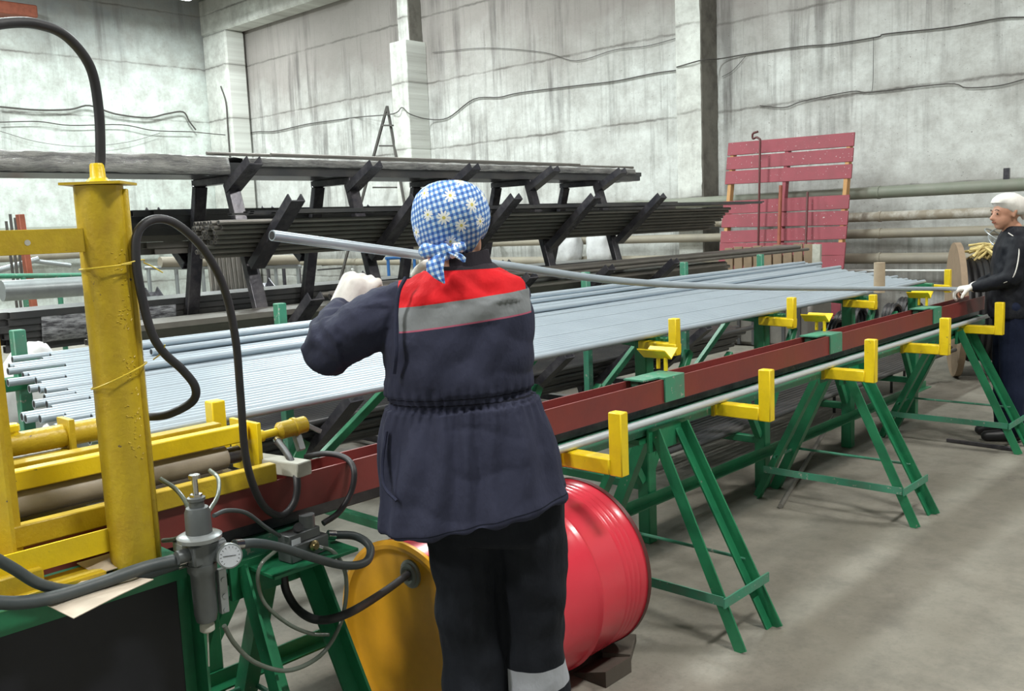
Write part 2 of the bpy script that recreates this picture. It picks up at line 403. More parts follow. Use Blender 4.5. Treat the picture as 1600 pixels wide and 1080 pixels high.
# lamps of the hall, the added drum lamp among them
for i,(x,y,z,p) in enumerate(LAMPS):
    e=empty('high_bay_lamp',(x,y,z), 'flat grey LED lamp hanging from the ceiling near the corner column' if i==6 else 'flat grey LED lamp hanging under the hall ceiling','lamp',None if i==6 else 'ceiling lamps')
    k_=.38 if i==6 else 1
    MB().box((x,y,z+.02),(1.3*k_,.7*k_,.1)).build('housing',M['lamp_body'],e)
    MB().box((x,y,z-.04),(1.15*k_,.6*k_,.02)).build('diffuser',M['led'],e)
    [MB().cyl((x+k*k_,y,z+.06),(x+k*k_,y,ZC-.002),.012).build('suspension_rod',M['lamp_body'],e) for k in (-.5,.5)]

# pipes along the walls
def wall_pipe(z,r,x,m,lab,y0=-7.9,y1=19.15,seams=()):
    e=empty('wall_pipe',(x,y0,z),lab,'pipe')
    MB().cyl((x,y0,z),(x,y1,z),r,n=24).build('pipe_run',m,e)
    mb=MB()
    for k in range(5): mb.cyl((x,y0+2+k*5.2,z),(x,y0+2.03+k*5.2,z),r+.008,n=24)
    mb.build('weld_collar',m,e)
    b=MB()
    for k in range(6):
        y=y0+1+k*4.6
        b.bar((x,y,z-r),(XW+.05,y,z-r),.03,.03)
    b.build('wall_hanger',M['dark_pipe'],e); return e
wall_pipe(1.73,.072,11.38,M['wall_pipe'],'thick grey green pipe, highest of the pipes along the back wall')
wall_pipe(1.44,.058,11.42,M['wall_pipe_rust'],'flaking rusty white pipe, second from top along the back wall')
wall_pipe(1.235,.058,11.42,M['wall_pipe_tan'],'tan pipe, third from top along the back wall')
wall_pipe(.93,.066,11.42,M['wall_pipe_tan'],'greyish tan pipe, lowest thick pipe along the back wall')
wall_pipe(.79,.014,11.3,M['white_pipe'],'thin white pipe below the thick pipes on the back wall',y1=7)
e=empty('wall_pipe',(2,19.9,1.75),'grey green pipe running along the far left wall','pipe')
MB().cyl((-6,19.9,1.78),(11.3,19.9,1.78),.1,n=24).build('pipe_run',M['wall_pipe'],e)
b=MB()
for k in range(5): b.bar((-4+k*3.5,19.9,1.7),(-4+k*3.5,20.35,1.7),.04,.04)
b.build('wall_hanger',M['dark_pipe'],e)
e=empty('wall_pipe',(2,19.9,1.2),'lower tan pipe running along the far left wall','pipe')
MB().cyl((-6,19.9,1.3),(11.3,19.9,1.3),.09,n=24).build('pipe_run',M['wall_pipe_tan'],e)
b=MB()
for k in range(5): b.bar((-4+k*3.5,19.9,1.25),(-4+k*3.5,20.35,1.25),.04,.04)
b.build('wall_hanger',M['dark_pipe'],e)
# bracket on the top pipe
b=onX(1573,272,11.38)
tag(MB().box((11.38,b.y,1.85),(.05,.06,.14)).build('pipe_clamp',M['black_steel']),'small black clamp standing on the highest back wall pipe','clamp')

# cables on the walls
def cable(pts, r, lab, m='cable'):
    P=[onX(px,py,x) if x>0 else onY(px,py,-x) for (px,py,x) in pts]
    return tag(MB().sweep(P,r*.62,6,sub=5).build('wall_cable',M[m]),lab,'cable')
W1=11.97
cable([(372,212,W1),(400,206,W1),(430,205,W1),(480,194,W1),(530,187,W1),(560,183,W1),(614,178,11.47),(628,168,11.47),(640,178,11.45),(668,186,11.9),(700,184,W1),(740,155,W1),(780,152,W1),(812,145,W1),(900,134,W1),(960,127,W1),(1020,115,W1),(1056,110,W1)],.016,'long sagging cable crossing the back wall left of the tall dark-sided pilaster')
cable([(1057,105,11.55),(1097,94,11.55),(1124,92,11.9),(1165,85,W1),(1250,73,W1),(1300,69,W1),(1370,58,W1),(1385,53,W1),(1480,43,W1),(1560,29,W1),(1600,27,W1)],.014,'long cable crossing the back wall above the red slatted pallet')
cable([(1187,165,W1),(1225,168,W1),(1255,158,W1),(1330,143,W1),(1362,144,W1),(1480,131,W1),(1510,137,W1),(1560,134,W1),(1600,124,W1)],.010,'thin cable running in the panel joint above the red slatted pallet')
cable([(1362,144,W1),(1364,128,W1),(1365,58,W1)],.006,'thin wire dropping from the upper cable to the joint cable')
cable([(1128,120,W1),(1145,110,W1),(1165,88,W1)],.006,'short wire looping beside the dark-sided pilaster')
cable([(676,82,W1),(760,75,W1),(850,82,W1),(900,95,W1),(960,78,W1),(1010,72,W1),(1056,60,W1)],.008,'thin cable following the upper panel joint of the middle bay')
cable([(0,167,-20.2),(60,172,-20.2),(110,171,-20.2),(140,165,-20.2),(180,178,-20.2),(230,184,-20.2),(260,178,-20.2),(286,175,-20.2),(296,190,-20.2),(306,203,-20.2)],.03,'thick twisted cable on the left wall, upper of two')
cable([(0,191,-20.2),(60,190,-20.2),(110,196,-20.2),(190,195,-20.2),(240,204,-20.2),(300,206,-20.2)],.018,'smooth cable on the left wall, lower of two')
cable([(300,206,-19.2),(330,209,-19.2),(352,211,-19.2)],.016,'short cable crossing the corner column')
cable([(0,205,-20.2),(60,222,-20.2),(130,229,-20.2),(200,222,-20.2),(250,208,-20.2)],.008,'thin slack wire hanging on the left wall')
cable([(345,135,11.42),(353,160,11.42),(356,200,11.42),(360,255,11.42)],.03,'dark vertical conduit at the corner column')

# ladder against the back wall
e=empty('step_ladder',(11.2,13.6,0),'tall narrow dark ladder leaning on the back wall pilaster','ladder')
tp=onX(605,166,11.6)
for (px,py) in ((579,262),(622,262)):
    q=onX(px,py,11.45); d=q-tp; f=tp+d*(tp.z/(tp.z-q.z))
    MB().bar(tp,f,.045,.045).build('stile',M['cable'],e)
mb=MB()
for (a,c,y) in ((597,614,196),(593,616,228),(583,620,293),(577,628,330)): mb.bar(onX(a,y,11.5),onX(c,y,11.5),.04,.03)
mb.build('rung',M['cable'],e)
q=onY(24,17,20.0)
tag(MB().box((q.x-.3,q.y,q.z),(1.3,.4,.24)).build('crane_stop',M['rust']),'dark red steel block high on the left wall','steel block')

# ------------------------------------------------------------------ cantilever rack for dark steel
RX=[3.08,4.0,4.93,5.85,6.77]
rack=empty('storage_rack',(4.93,5.43,0),'black steel cantilever rack of five A-frames loaded with pipes','rack')
def frame(x):
    mb=MB()
    for s in (-1,1):
        yt,yb=5.43+s*.19,5.43+s*.74
        mb.bar((x,yb,0),(x,yt,1.84),.085,.05,up=(0,1,0))
        mb.bar((x,yb,0.015),(x,yb+s*.001+.0,0.03),.14,.14,up=(0,1,0))
    mb.bar((x,5.2,1.86),(x,5.66,1.86),.075,.045)
    mb.bar((x,4.73,.06),(x,6.13,.06),.07,.05)
    mb.bar((x,4.92,.85),(x,5.94,.85),.06,.04)
    fr=mb.build('a_frame',M['black_steel'],rack,origin=(x,5.43,0))
    for s in (-1,1):
        Y=lambda y:5.43+s*(5.43-y)*1.0 if s<0 else 5.43+(5.43-y)
        for (y0,z0,y1,z1) in ((5.24,1.80,4.95,1.955),)*(s<0)+((5.02,1.33,4.545,1.715),(4.87,.80,4.42,1.155),(4.70,.12,4.11,.60)):
            ya,yb_= (y0,y1) if s<0 else (10.86-y0,10.86-y1)
            MB().channel((x,ya,z0),(x,yb_,z1),.095,.055,.008,up=(0,-s,1)).build('arm',M['black_steel'],fr)
    return fr
for x in RX: frame(x)
MB().bar((3.0,5.43,.06),(6.85,5.43,.06),.06,.06).build('base_rail',M['black_steel'],rack)
MB().bar((3.0,6.0,.62),(6.85,6.0,.62),.05,.05).bar((3.0,4.86,.55),(6.85,4.86,.55),.05,.05).build('tie_bar',M['black_steel'],rack)

def lib(proto, spots, names=None):
    """proto is the first of its kind; copies share its mesh"""
    for i,(x,y,z,rz) in enumerate(spots):
        o = proto if i==0 else copy_tree(proto)
        o.location=(x,y,z); o.rotation_euler=(0,0,rz)
def pipe_proto(name,L,r,t,mats,lab,cat,grp,n=12):
    o=MB().tube((0,0,0),(L,0,0),r,t,n=n,depth=.5).build(name,mats,origin=(0,0,0))
    return tag(o,lab,cat,grp)
def rect_proto(name,L,w,h,t,mats,lab,cat,grp):
    mb=MB()
    o=lambda x,a,b:[Vector((x,-a/2,-b/2)),Vector((x,a/2,-b/2)),Vector((x,a/2,b/2)),Vector((x,-a/2,b/2))]
    mb.rings([o(.4,w-2*t,h-2*t),o(0,w-2*t,h-2*t),o(0,w,h),o(L,w,h),o(L,w-2*t,h-2*t),o(L-.4,w-2*t,h-2*t)],True,0)
    for i in range(len(mb.f)):
        pass
    return tag(mb.build(name,mats,origin=(0,0,0),smooth=30),lab,cat,grp)
R=random.Random(3)
# top layer: flat stack of box tube across the crossbars
p=rect_proto('box_tube',6.0,.038,.038,.003,M['dark_pipe'],'dark square steel tube lying on top of the black rack','steel tube','box tubes on top of the rack')
lib(p,[(1.42+R.uniform(-.05,.05),5.23+.04*i,1.903+.039*k,0) for k in range(2) for i in range(11)])
def drape(x0,x1,prof,seed,amp=.012,nx=90):
    """crinkled stretch film following a cross section [(y,z)]"""
    mb=MB(); m=len(prof); vs=[];
    for i in range(nx+1):
        x=x0+(x1-x0)*i/nx
        for j,(y,z) in enumerate(prof):
            a=noise.noise(Vector((x*5,j*1.3,seed)))*amp+abs(noise.noise(Vector((x*16,j*2.1,seed+9))))*amp*.8
            vs.append((x+noise.noise(Vector((j*2.0,seed,i//(nx-1))))*.08*(i in (0,nx)),y+(a if j in(0,m-1) else a*.3)*(-1 if j<m/2 else 1),z+abs(a)))
    fs=[(i*m+j,i*m+j+1,(i+1)*m+j+1,(i+1)*m+j) for i in range(nx) for j in range(m-1)]
    return mb.add(vs,fs)
def film_obj(mb,m,lab):
    o=mb.build('stretch_film',m,smooth=60); s=o.modifiers.new('thick','SOLIDIFY'); s.thickness=.002
    return tag(o,lab,'plastic film')
film_obj(drape(1.40,3.05,[(5.185,1.885),(5.18,1.93),(5.195,1.99),(5.3,2.005),(5.42,2.008),(5.56,2.004),(5.67,1.99),(5.685,1.93),(5.68,1.885)],2),M['film'],'dusty grey film wrapped round the left overhang of the tubes on top of the rack')
film_obj(drape(3.15,7.3,[(5.195,1.94),(5.2,1.985),(5.3,2.0),(5.42,2.0),(5.56,2.0),(5.665,1.985),(5.67,1.94)],5,.009,140),M['film'],'dusty grey film draped over the tubes on top of the rack between the arms')
p=pipe_proto('steel_rod',3.2,.011,.010,[M['brown_pipe'],M['tube_in']],'thin loose rod lying on the film on top of the rack','rod','loose rods on top of the rack')
lib(p,[(3.0,5.36,2.027,.0),(4.4,5.50,2.027,-.02),(3.4,5.27,2.024,.01)])

LV={'mid':((5.02,1.33),(4.545,1.715)),'low':((4.87,.80),(4.42,1.155)),'base':((4.70,.12),(4.11,.60))}
def crook(level,rear,z0,z1,hw,hh,px,pz,stagger=False,x=(2,.1),seed=1,maxw=9):
    """centres of stock piled in the crook between a leg and an arm, row by row"""
    (ry,rz),(ty,tz)=LV[level]; R=random.Random(seed); out=[]; z=z0; k=0
    while z<=z1:
        arm=ry-(z-hh-rz)*(ry-ty)/(tz-rz)+.046+hw
        leg=5.24-.55*(1-(z-hh)/1.84)-.032-hw
        n=int((leg-arm)/px)+1 if leg>=arm else 0
        n=min(n,maxw)
        for i in range(n):
            y=leg-px*i-(R.uniform(0,.0015))
            out.append((x[0]+R.uniform(-x[1],x[1]),(10.86-y) if rear else y,z,0))
        z+=pz; k+=1
    return out
p=rect_proto('rectangular_tube',6.0,.055,.04,.003,M['dark_pipe'],'dark rectangular tube in the middle tier at the back of the rack','steel tube','rectangular tubes on the rear middle tier')
sp=crook('mid',True,1.435,1.70,.0275,.02,.0565,.0408,x=(2.70,.13),seed=2)
lib(p,[q for q in sp if q[2]>1.53])
p=rect_proto('grey_tube_profile',6.0,.055,.04,.003,M['brown_pipe'],'lighter grey rectangular tube low in the rear middle tier','steel tube','grey rectangular tubes low in the rear middle tier')
lib(p,[q for q in sp if q[2]<=1.53])
p=pipe_proto('steel_pipe',5.6,.0135,.003,[M['brown_pipe'],M['tube_in']],'slim dark pipe bundled in the front middle tier of the rack','steel pipe','slim pipes on the front middle tier',8)
lib(p,crook('mid',False,1.40,1.615,.0135,.0135,.0275,.0272,x=(2.74,.025),seed=3,maxw=15))
p=rect_proto('flat_bar',5.7,.05,.012,.002,M['dark_pipe'],'flat dark bar on top of the pipes in the front middle tier','flat bar','flat bars on the front middle tier')
lib(p,[(3.0+R.uniform(-.15,.25),4.745+.053*i,1.638+.0125*k,0) for k in range(2) for i in range(7)])
p=rect_proto('dark_profile',6.0,.04,.03,.003,M['brown_pipe'],'greyish steel profile on the low front tier of the rack behind the grey tubes','steel profile','dark profiles on the low front tier')
lib(p,crook('low',False,.875,1.09,.02,.015,.0415,.0308,x=(2.1,.18),seed=4))
p=pipe_proto('long_pipe',6.0,.017,.003,[M['brown_pipe'],M['tube_in']],'brownish pipe on top of the low front tier reaching past the last frame','steel pipe','brownish pipes on the low front tier')
lib(p,[(3.5+R.uniform(-.2,.2),4.60+.036*i,1.124+.034*k,0) for k in range(2) for i in range(9)])
p=rect_proto('wrapped_tube',6.0,.05,.04,.003,M['dark_pipe'],'dark box tube in the film wrapped bundle on the low rear tier','steel tube','box tubes in the film wrapped bundle')
lib(p,crook('low',True,.895,1.10,.025,.02,.0515,.0408,x=(1.90,.05),seed=5))
film_obj(drape(2.12,2.98,[(5.905,.92),(5.895,.99),(5.885,1.075),(5.90,1.095),(6.05,1.10),(6.2,1.10),(6.36,1.09),(6.34,1.05),(6.2,.97)],11,.010,50),M['film2'],'shiny clear film over the dark bundle behind the yellow column, left of the first frame')
film_obj(drape(3.16,3.92,[(5.905,1.08),(5.91,1.095),(6.05,1.10),(6.2,1.10),(6.33,1.09)],12,.010,40),M['film2'],'shiny clear film over the dark bundle between the first two frames')
p=pipe_proto('green_grey_pipe',6.0,.022,.004,[M['dark_pipe'],M['tube_in']],'dark pipe on the base tier of the rack below the table','steel pipe','pipes on the base tier of the rack')
lib(p,crook('base',False,.22,.47,.022,.022,.0445,.0445,x=(1.95,.2),seed=6))

# ------------------------------------------------------------------ table with the grey tubes
tb=empty('tube_table',(4.6,3.0,0),'long green steel table sloping to the front and carrying light grey tubes','table')
LEGX=[1.25,2.37,3.49,4.6,5.73,6.85]
YN,YF=2.46,3.66
ZN,ZF=.988,1.088      # top of the cross beams, front and rear
zt=lambda y: ZN+(ZF-ZN)*(y-2.4)/(3.66-2.4)
for i,x in enumerate(LEGX):
    MB().bar((x,YN,0),(x,YN,ZN-.03),.065,.065,up=(1,0,0)).build('leg',M['green'],tb)
    MB().bar((x-.02,YF,0),(x-.02,YF,ZF+.11),.045,.045,up=(1,0,0)).build('leg',M['green_worn'],tb)
    MB().bar((x,2.33,zt(2.33)-.035),(x,3.72,zt(3.72)-.035),.05,.06).build('cross_beam',M['green'],tb)
    MB().bar((x,YN,.27),(x,YF,.27),.04,.04).build('cross_brace',M['green'],tb)
    if i<5: MB().bar((x,YN,.30),(x+.38,YN,.86),.035,.04).build('diagonal_brace',M['green'],tb); MB().bar((x,YF,.35),(x+.9,YF,.92),.035,.04).build('diagonal_brace',M['green'],tb)
    if i>0: MB().bar((x-.04,YN,.30),(x-.36,YN,.80),.035,.04).build('diagonal_brace',M['green'],tb)
MB().angle((1.1,2.40,.225),(7.0,2.40,.225),.045,.006).build('low_rail',M['green'],tb)
MB().bar((1.1,YF,1.0),(7.0,YF,1.0),.05,.05).build('long_rail',M['green'],tb)
# yellow stops on the front edge
for x in (1.23,3.44,4.55,5.62,6.95):
    st=MB().bar((x,2.44,ZN-.045),(x,2.24,ZN-.05),.05,.045).bar((x,2.26,ZN-.08),(x,2.26,1.072 if x!=5.62 else 1.0),.04,.04,up=(1,0,0)).build('tube_stop',M['yellow2'],tb)
RT=.0132
t0=MB().tube((0,0,0),(5.75,0,0),RT,.0028,n=14,depth=.6).build('grey_tube',[M['tube'],M['tube_in']],origin=(0,0,0))
tag(t0,'light grey round tube lying side by side with others on the green table','steel tube','grey tubes on the green table')
y=2.355; sp=[]; i=0
R=random.Random(11)
while y<3.62:
    fr=(y-2.35)/1.27
    xs=.86+.10*fr+R.uniform(-.05,.09) + (.12 if i%5==0 else 0)
    L=R.uniform(-.10,.10)+ .62*fr
    rz=0
    sp.append((xs+L*.35,y,zt(y)+RT+.001,rz,L))
    y+= (.0284 if i%7 else .040) if fr<.42 else R.choice((.0285,.031,.038,.046,.056)); i+=1
for i,(x,yy,z,rz,L) in enumerate(sp):
    o = t0 if i==0 else copy_tree(t0)
    o.location=(x,yy,z); o.rotation_euler=(0,0,rz); o.scale=(1+L*.09,1,1)
p=pipe_proto('loose_grey_tube',5.75,RT,.0028,[M['tube'],M['tube_in']],'light grey tube lying loose on top of the layer of tubes','steel tube','loose tubes on top of the layer')
lib(p,[(1.35,3.05,zt(3.05)+3*RT+.001,.012),(1.55,3.28,zt(3.28)+3*RT+.001,.015),(1.45,3.42,zt(3.42)+3*RT+.001,.008)])
for o in COL.objects:
    if o.name.startswith('loose_grey_tube'): o['label']={3.05:'light grey tube lying loose on the layer of tubes, nearest of three',3.28:'light grey tube lying loose on the layer of tubes, middle of three',3.42:'light grey tube lying loose on the layer of tubes, farthest of three'}[round(o.location.y,2)]
# stock lying on the lower cross braces
p=pipe_proto('black_pipe',4.2,.016,.003,[M['dark_pipe'],M['tube_in']],'black pipe stored on the lower braces under the green table','steel pipe','black pipes under the green table')
lib(p,[(3.95+R.uniform(-.1,.25),2.62+.038*i,.307,0) for i in range(12)])
p=pipe_proto('shiny_pipe',3.9,.014,.003,[M['silver_tube'],M['tube_in']],'shiny grey pipe stored on the lower braces under the green table','steel pipe','shiny pipes under the green table')
lib(p,[(4.35+R.uniform(-.1,.2),3.10+.036*i,.306,0) for i in range(9)])
q=onZ(1106,682,0)
tag(MB().bar((q.x,q.y,0),(q.x,q.y,.24),.07,.07,up=(1,0,0)).build('short_post',M['black_steel']),'short black steel post standing on the floor below the long table','post')
# ------------------------------------------------------------------ rail line on trestles
rl=empty('rail_stand',(3.8,1.98,0),'long green beam on splayed trestles carrying the red channel, with yellow brackets','support stand')
for xa,xb in ((1.0,1.30),(1.66,6.75)): MB().prism((xa,1.985,.745),(xb,1.985,.745),[(-.035,.03),(-.035,-.03),(-.03,-.03),(-.03,.024),(.03,.024),(.03,-.03),(.035,-.03),(.035,.03)]).build('green_beam',M['green_worn'],rl)
MB().bar((.95,2.01,.797),(6.72,2.01,.797),.06,.04).build('shadow_gap_bar',M['black_steel'],rl)  # dark bar stands in for the shadow strip under the red channel
def trestle(xc,first=None):
    e=MB().bar((xc-.16,1.985,.70),(xc+.16,1.985,.70),.09,.02).bar((xc-.12,1.93,.70),(xc+.12,1.93,.70),.012,.09).bar((xc-.12,2.04,.70),(xc+.12,2.04,.70),.012,.09).build('trestle',M['green'],rl,origin=(xc,1.985,0))
    for s,yf,yt in ((-1,1.55,1.915),(1,2.40,2.05)):
        for dx in (-.10,.10):
            MB().angle((xc+dx*1.12,yf,0),(xc+dx*.75,yt,.735),.046,.007,up=(0,s,.4),flip=(1 if dx<0 else -1)).build('leg',M['green'],e)
    def yl(z,s): return (1.55+.365*z/.735) if s<0 else (2.40-.35*z/.735)
    z=.17
    mb=MB(); 
    mb.bar((xc-.135,yl(z,-1)-.02,z),(xc-.135,yl(z,1)+.02,z),.006,.035)
    mb.bar((xc-.15,yl(z,-1)-.03,z),(xc+.17,yl(z,-1)-.03,z),.006,.035)
    mb.build('strap',M['green_worn'],e)
    z=.24
    MB().cyl((xc+.12,yl(z,-1),z),(xc+.12,yl(z,1),z),.007,n=8).cyl((xc+.12,yl(z,1)-.0,z),(xc-.12,yl(z,1),z),.007,n=8).build('tie_rod',M['green_worn'],e)
for xc in (1.17,2.87,4.52,6.22): trestle(xc)
for x in (2.295,3.255,4.264,5.268,6.25):
    b=MB().bar((x,1.95,.737),(x,1.742,.737),.055,.052).bar((x,1.722,.708),(x,1.722,.912),.05,.04,up=(1,0,0)).build('yellow_bracket',M['yellow2'],rl)
    MB().bar((x,1.952,.737),(x,1.935,.737),.065,.058).build('weld_seam',M['yellow'],b)
# red channel
ch=empty('red_channel',(3.8,2.0,.818),'red oxide steel channel lying along the green beam, open side up','steel channel')
MB().channel((.50,2.0,.863),(6.72,2.0,.863),.105,.09,.007).build('channel_section',M['oxide'],ch)
for x in (2.95,4.38,5.80):
    MB().bar((x-.07,2.0,.912),(x+.07,2.0,.912),.115,.008).bar((x-.065,1.943,.868),(x+.065,1.943,.868),.007,.094).build('green_clip',M['green_worn'],ch)
for x in (2.83,4.27,5.70):
    MB().bar((x-.05,2.01,.915),(x+.09,2.01,.912),.09,.006).bar((x-.02,2.03,.87),(x+.05,2.03,.87),.04,.07).build('clip_lug',M['green_worn'],ch)
# V trays on thin legs
for i,x in enumerate((3.02,4.43,5.85)):
    e=empty('guide_tray',(x,2.07,.912),['small yellow V tray on thin legs, nearest of three on the red channel','small yellow V tray on thin legs, middle of three on the red channel','small yellow V tray on thin legs, farthest of three on the red channel'][i],'guide')
    MB().prism((x,2.0,.978),(x,2.13,.978),[(-.045,.026),(0,-.010),(.045,.026),(.045,.021),(0,-.015),(-.045,.021)]).build('v_plate',M['yellow2'],e)
    MB().cyl((x-.01,2.02,.919),(x-.01,2.02,.97),.008,n=10).build('leg',M['yellow2'],e); MB().cyl((x+.02,2.075,.919),(x+.02,2.075,.975),.008,n=10).build('leg',M['yellow2'],e)
# tube lying in the brackets
tag(MB().tube((1.68,1.915,.7775),(6.75,1.915,.7775),.0135,.003,n=16,depth=.5).build('bracket_tube',[M['silver_tube'],M['tube_in']]),'single shiny grey tube lying in the row of yellow brackets','steel tube')
# tube being fed
P=[(onY(425,368,1.85)),onY(765,412,1.90),onY(1100,447,1.95),onY(1525,452,2.0)]
mb=MB(); mb.sweep(P,.0125,14,sub=10)
a,b=P[0],(P[1]-P[0]).normalized(); mb.cyl(a-b*.0012,a+b*.001,.0095,n=12,mi=1)
tag(mb.build('fed_tube',[M['tube'],M['tube_in']]),'long grey tube held by both workers and slanting down to the right','steel tube')
# cardboard core
q=onY(1374,445,2.26)
tag(MB().tube((q.x,q.y,1.005),(q.x,q.y,1.19),.033,.006,n=24).build('cardboard_core',[M['card'],M['card']]),'brown cardboard core standing on a yellow table stop','cardboard tube')

# ------------------------------------------------------------------ machine at the near end of the line
cb=empty('machine_cabinet',(.5,2.0,0),'dark box cabinet with green angle iron edges under the yellow machine','cabinet')
MB().box((.44,2.09,.827),(.90,.56,.022)).build('top_plate',M['green_worn'],cb)
MB().angle((-.01,1.815,.822),(.88,1.815,.822),.045,.006,flip=-1).build('edge_angle',M['green'],cb)
MB().box((.43,1.83,.40),(.88,.02,.78)).build('front_panel',M['black_panel'],cb)
MB().box((.87,2.09,.40),(.02,.50,.78)).build('side_panel',M['black_panel'],cb)
MB().angle((.885,1.825,0),(.885,1.825,.815),.058,.006,up=(-1,0,0)).build('corner_post',M['green'],cb)
MB().bar((.885,2.34,0),(.885,2.34,.815),.05,.05,up=(1,0,0)).build('corner_post',M['green'],cb)
MB().bar((.0,2.34,0),(.0,2.34,.815),.05,.05,up=(1,0,0)).build('corner_post',M['green'],cb)

mc=empty('tube_machine',(.80,1.85,.838),'yellow painted hydraulic tube machine with an upright cylinder column','machine')
def column():
    cx,cy,r=.799,1.852,.0455; n=48; R=[]
    for k in range(0,90):
        z=.838+(1.612-.838)*k/89; row=[]
        for j in range(n):
            a=2*PI*j/n
            d=noise.noise(Vector((math.cos(a)*3,math.sin(a)*3,z*30)))*.0006
            row.append(Vector((cx+math.cos(a)*(r+d),cy+math.sin(a)*(r+d),z)))
        R.append(row)
    mb=MB().rings(R)
    # flat bar welded on along the column
    mb.bar((.8385,1.826,.838),(.8385,1.826,1.605),.018,.012,up=(.75,-.5,0))
    return mb
col=column().build('column',M['yellow'],mc,smooth=50)
MB().box((.80,1.852,1.616),(.115,.100,.005),rz=-.75).build('cap_plate',M['yellow'],mc)
MB().lathe((.800,1.852,1.618),(0,0,1),[(0,.026),(.006,.02),(.012,.0145),(.034,.0135),(.038,.0115)],n=16).build('hose_nipple',M['yellow2'],mc)
R=random.Random(5)
mb=MB()     # weld spatter runs down the column face
for k in range(95):
    a=-PI/2+.1+R.uniform(-.28,.42); z=R.choice((1.45,1.36,1.24,1.17,1.10))+R.uniform(-.035,.035)
    mb.capsule((.799+math.cos(a)*.0457,1.852+math.sin(a)*.0457,z),(.799+math.cos(a+.06)*.0457,1.852+math.sin(a+.06)*.0457,z+R.uniform(-.003,.004)),.0012,.0009,6)
MB.build(mb,'weld_beads',M['yellow'],mc)
MB().box((.50,1.842,1.508),(.52,.008,.046)).build('upper_strut',M['yellow'],mc)
MB().cyl((.652,1.8385,1.507),(.652,1.8375,1.507),.0055,n=12).build('bolt_hole',M['wood_white'],mc)
MB().box((.30,1.848,1.508),(.30,.02,.052)).build('strut_sleeve',M['yellow'],mc)
a=MB().angle((.600,1.915,.86),(.600,1.915,1.53),.052,.008,up=(.3,-1,0)).build('side_column',M['yellow'],mc)
q=onY(175,842,1.86)
MB().bar((q.x,1.86,q.z),(.35,1.86,q.z),.006,.047).build('lower_strut',M['yellow2'],mc)
MB().box((.52,1.89,.865),(.20,.10,.05)).box((.60,1.86,.846),(.26,.07,.012)).build('foot_block',M['yellow'],mc)
MB().bar((.35,2.075,1.014),(1.205,2.075,1.014),.035,.042).build('upper_beam',M['yellow2'],mc)
MB().bar((.35,2.125,1.030),(1.16,2.125,1.030),.04,.022).build('upper_beam',M['yellow'],mc)
MB().box((1.215,2.09,.975),(.012,.13,.13)).build('end_plate',M['yellow2'],mc)
MB().cyl((.35,2.09,.958),(1.15,2.09,.958),.030,n=24).build('roller',M['beige_pipe'],mc)
MB().cyl((1.15,2.09,.958),(1.19,2.09,.958),.022,n=16).build('roller_journal',M['black_steel'],mc)
MB().bar((.35,1.948,.932),(1.20,1.948,.932),.03,.044).build('lower_beam',M['yellow'],mc)
MB().bar((.35,2.17,.93),(1.18,2.17,.93),.03,.046).build('lower_beam',M['yellow'],mc)
MB().box((.80,2.06,.915),(.75,.16,.008)).build('dark_slot_fill',M['black_steel'],mc)  # dark sheet stands for the shade in the slot between the beams
c1=MB().cyl((.30,2.235,1.058),(.905,2.235,1.058),.027,n=24).build('ram',M['yellow'],mc)
MB().box((.835,2.235,1.062),(.014,.07,.072)).box((.70,2.235,1.013),(.30,.05,.03)).build('ram_clamp',M['yellow'],mc)
MB().lathe((.715,2.235,1.08),(0,0,1),[(0,.016),(.010,.016),(.010,.019),(.022,.019),(.026,.015)],n=12).build('port_plug',M['yellow2'],mc)
q1,q2,q3=onY(405,682,2.16),onY(432,675,2.16),onY(476,663,2.16)
MB().cyl(q1,q2,.011,n=16).cyl(q1-Vector((.004,0,0)),q1+Vector((.01,0,0)),.016,n=16).build('valve_rod',M['yellow2'],mc)
MB().lathe(q2,q3-q2,[(0,.014),(.01,.024),(.05,.024),(.052,.027),(.06,.027),(.062,.023),((q3-q2).length,.023)],n=20).build('small_cylinder',M['yellow'],mc)
MB().bar((q3.x-.03,q3.y,q3.z-.02),(q3.x-.03,q3.y-.02,.915),.02,.02).bar(q3,q3+Vector((.05,0,-.03)),.012,.012).build('cylinder_bracket',M['cast_light'],mc)

blk=tag(MB().obox((1.245,2.0,.9305),Vector((.024,.004,0)),Vector((-.016,.095,0)),Vector((0,0,.018))).build('timber_block',M['wood_white']),'short whitewashed timber block lying across the red channel','timber')

# yellow wire twisted round the column
def wire(z,tilt,lab,tails):
    P=[]
    for k in range(25):
        a=2*PI*k/24; P.append(Vector((.803+math.cos(a)*.0535,1.848+math.sin(a)*.0535,z+math.cos(a+.5)*tilt)))
    mb=MB().sweep(P,.0016,6,sub=2)
    for t in tails: mb.sweep(t,.0014,6,sub=4)
    tag(mb.build('binding_wire',M['wire_yellow']),lab,'wire')
wire(1.455,.004,'yellow wire wrapped round the upper part of the yellow column',[[(.862,1.82,1.458),(.868,1.805,1.452),(.885,1.79,1.437)],[(.862,1.82,1.46),(.85,1.80,1.465),(.80,1.786,1.458)]])
wire(1.235,.022,'yellow wire wrapped round the lower part of the yellow column',[[(.868,1.83,1.26),(.872,1.80,1.275),(.876,1.79,1.292)]])

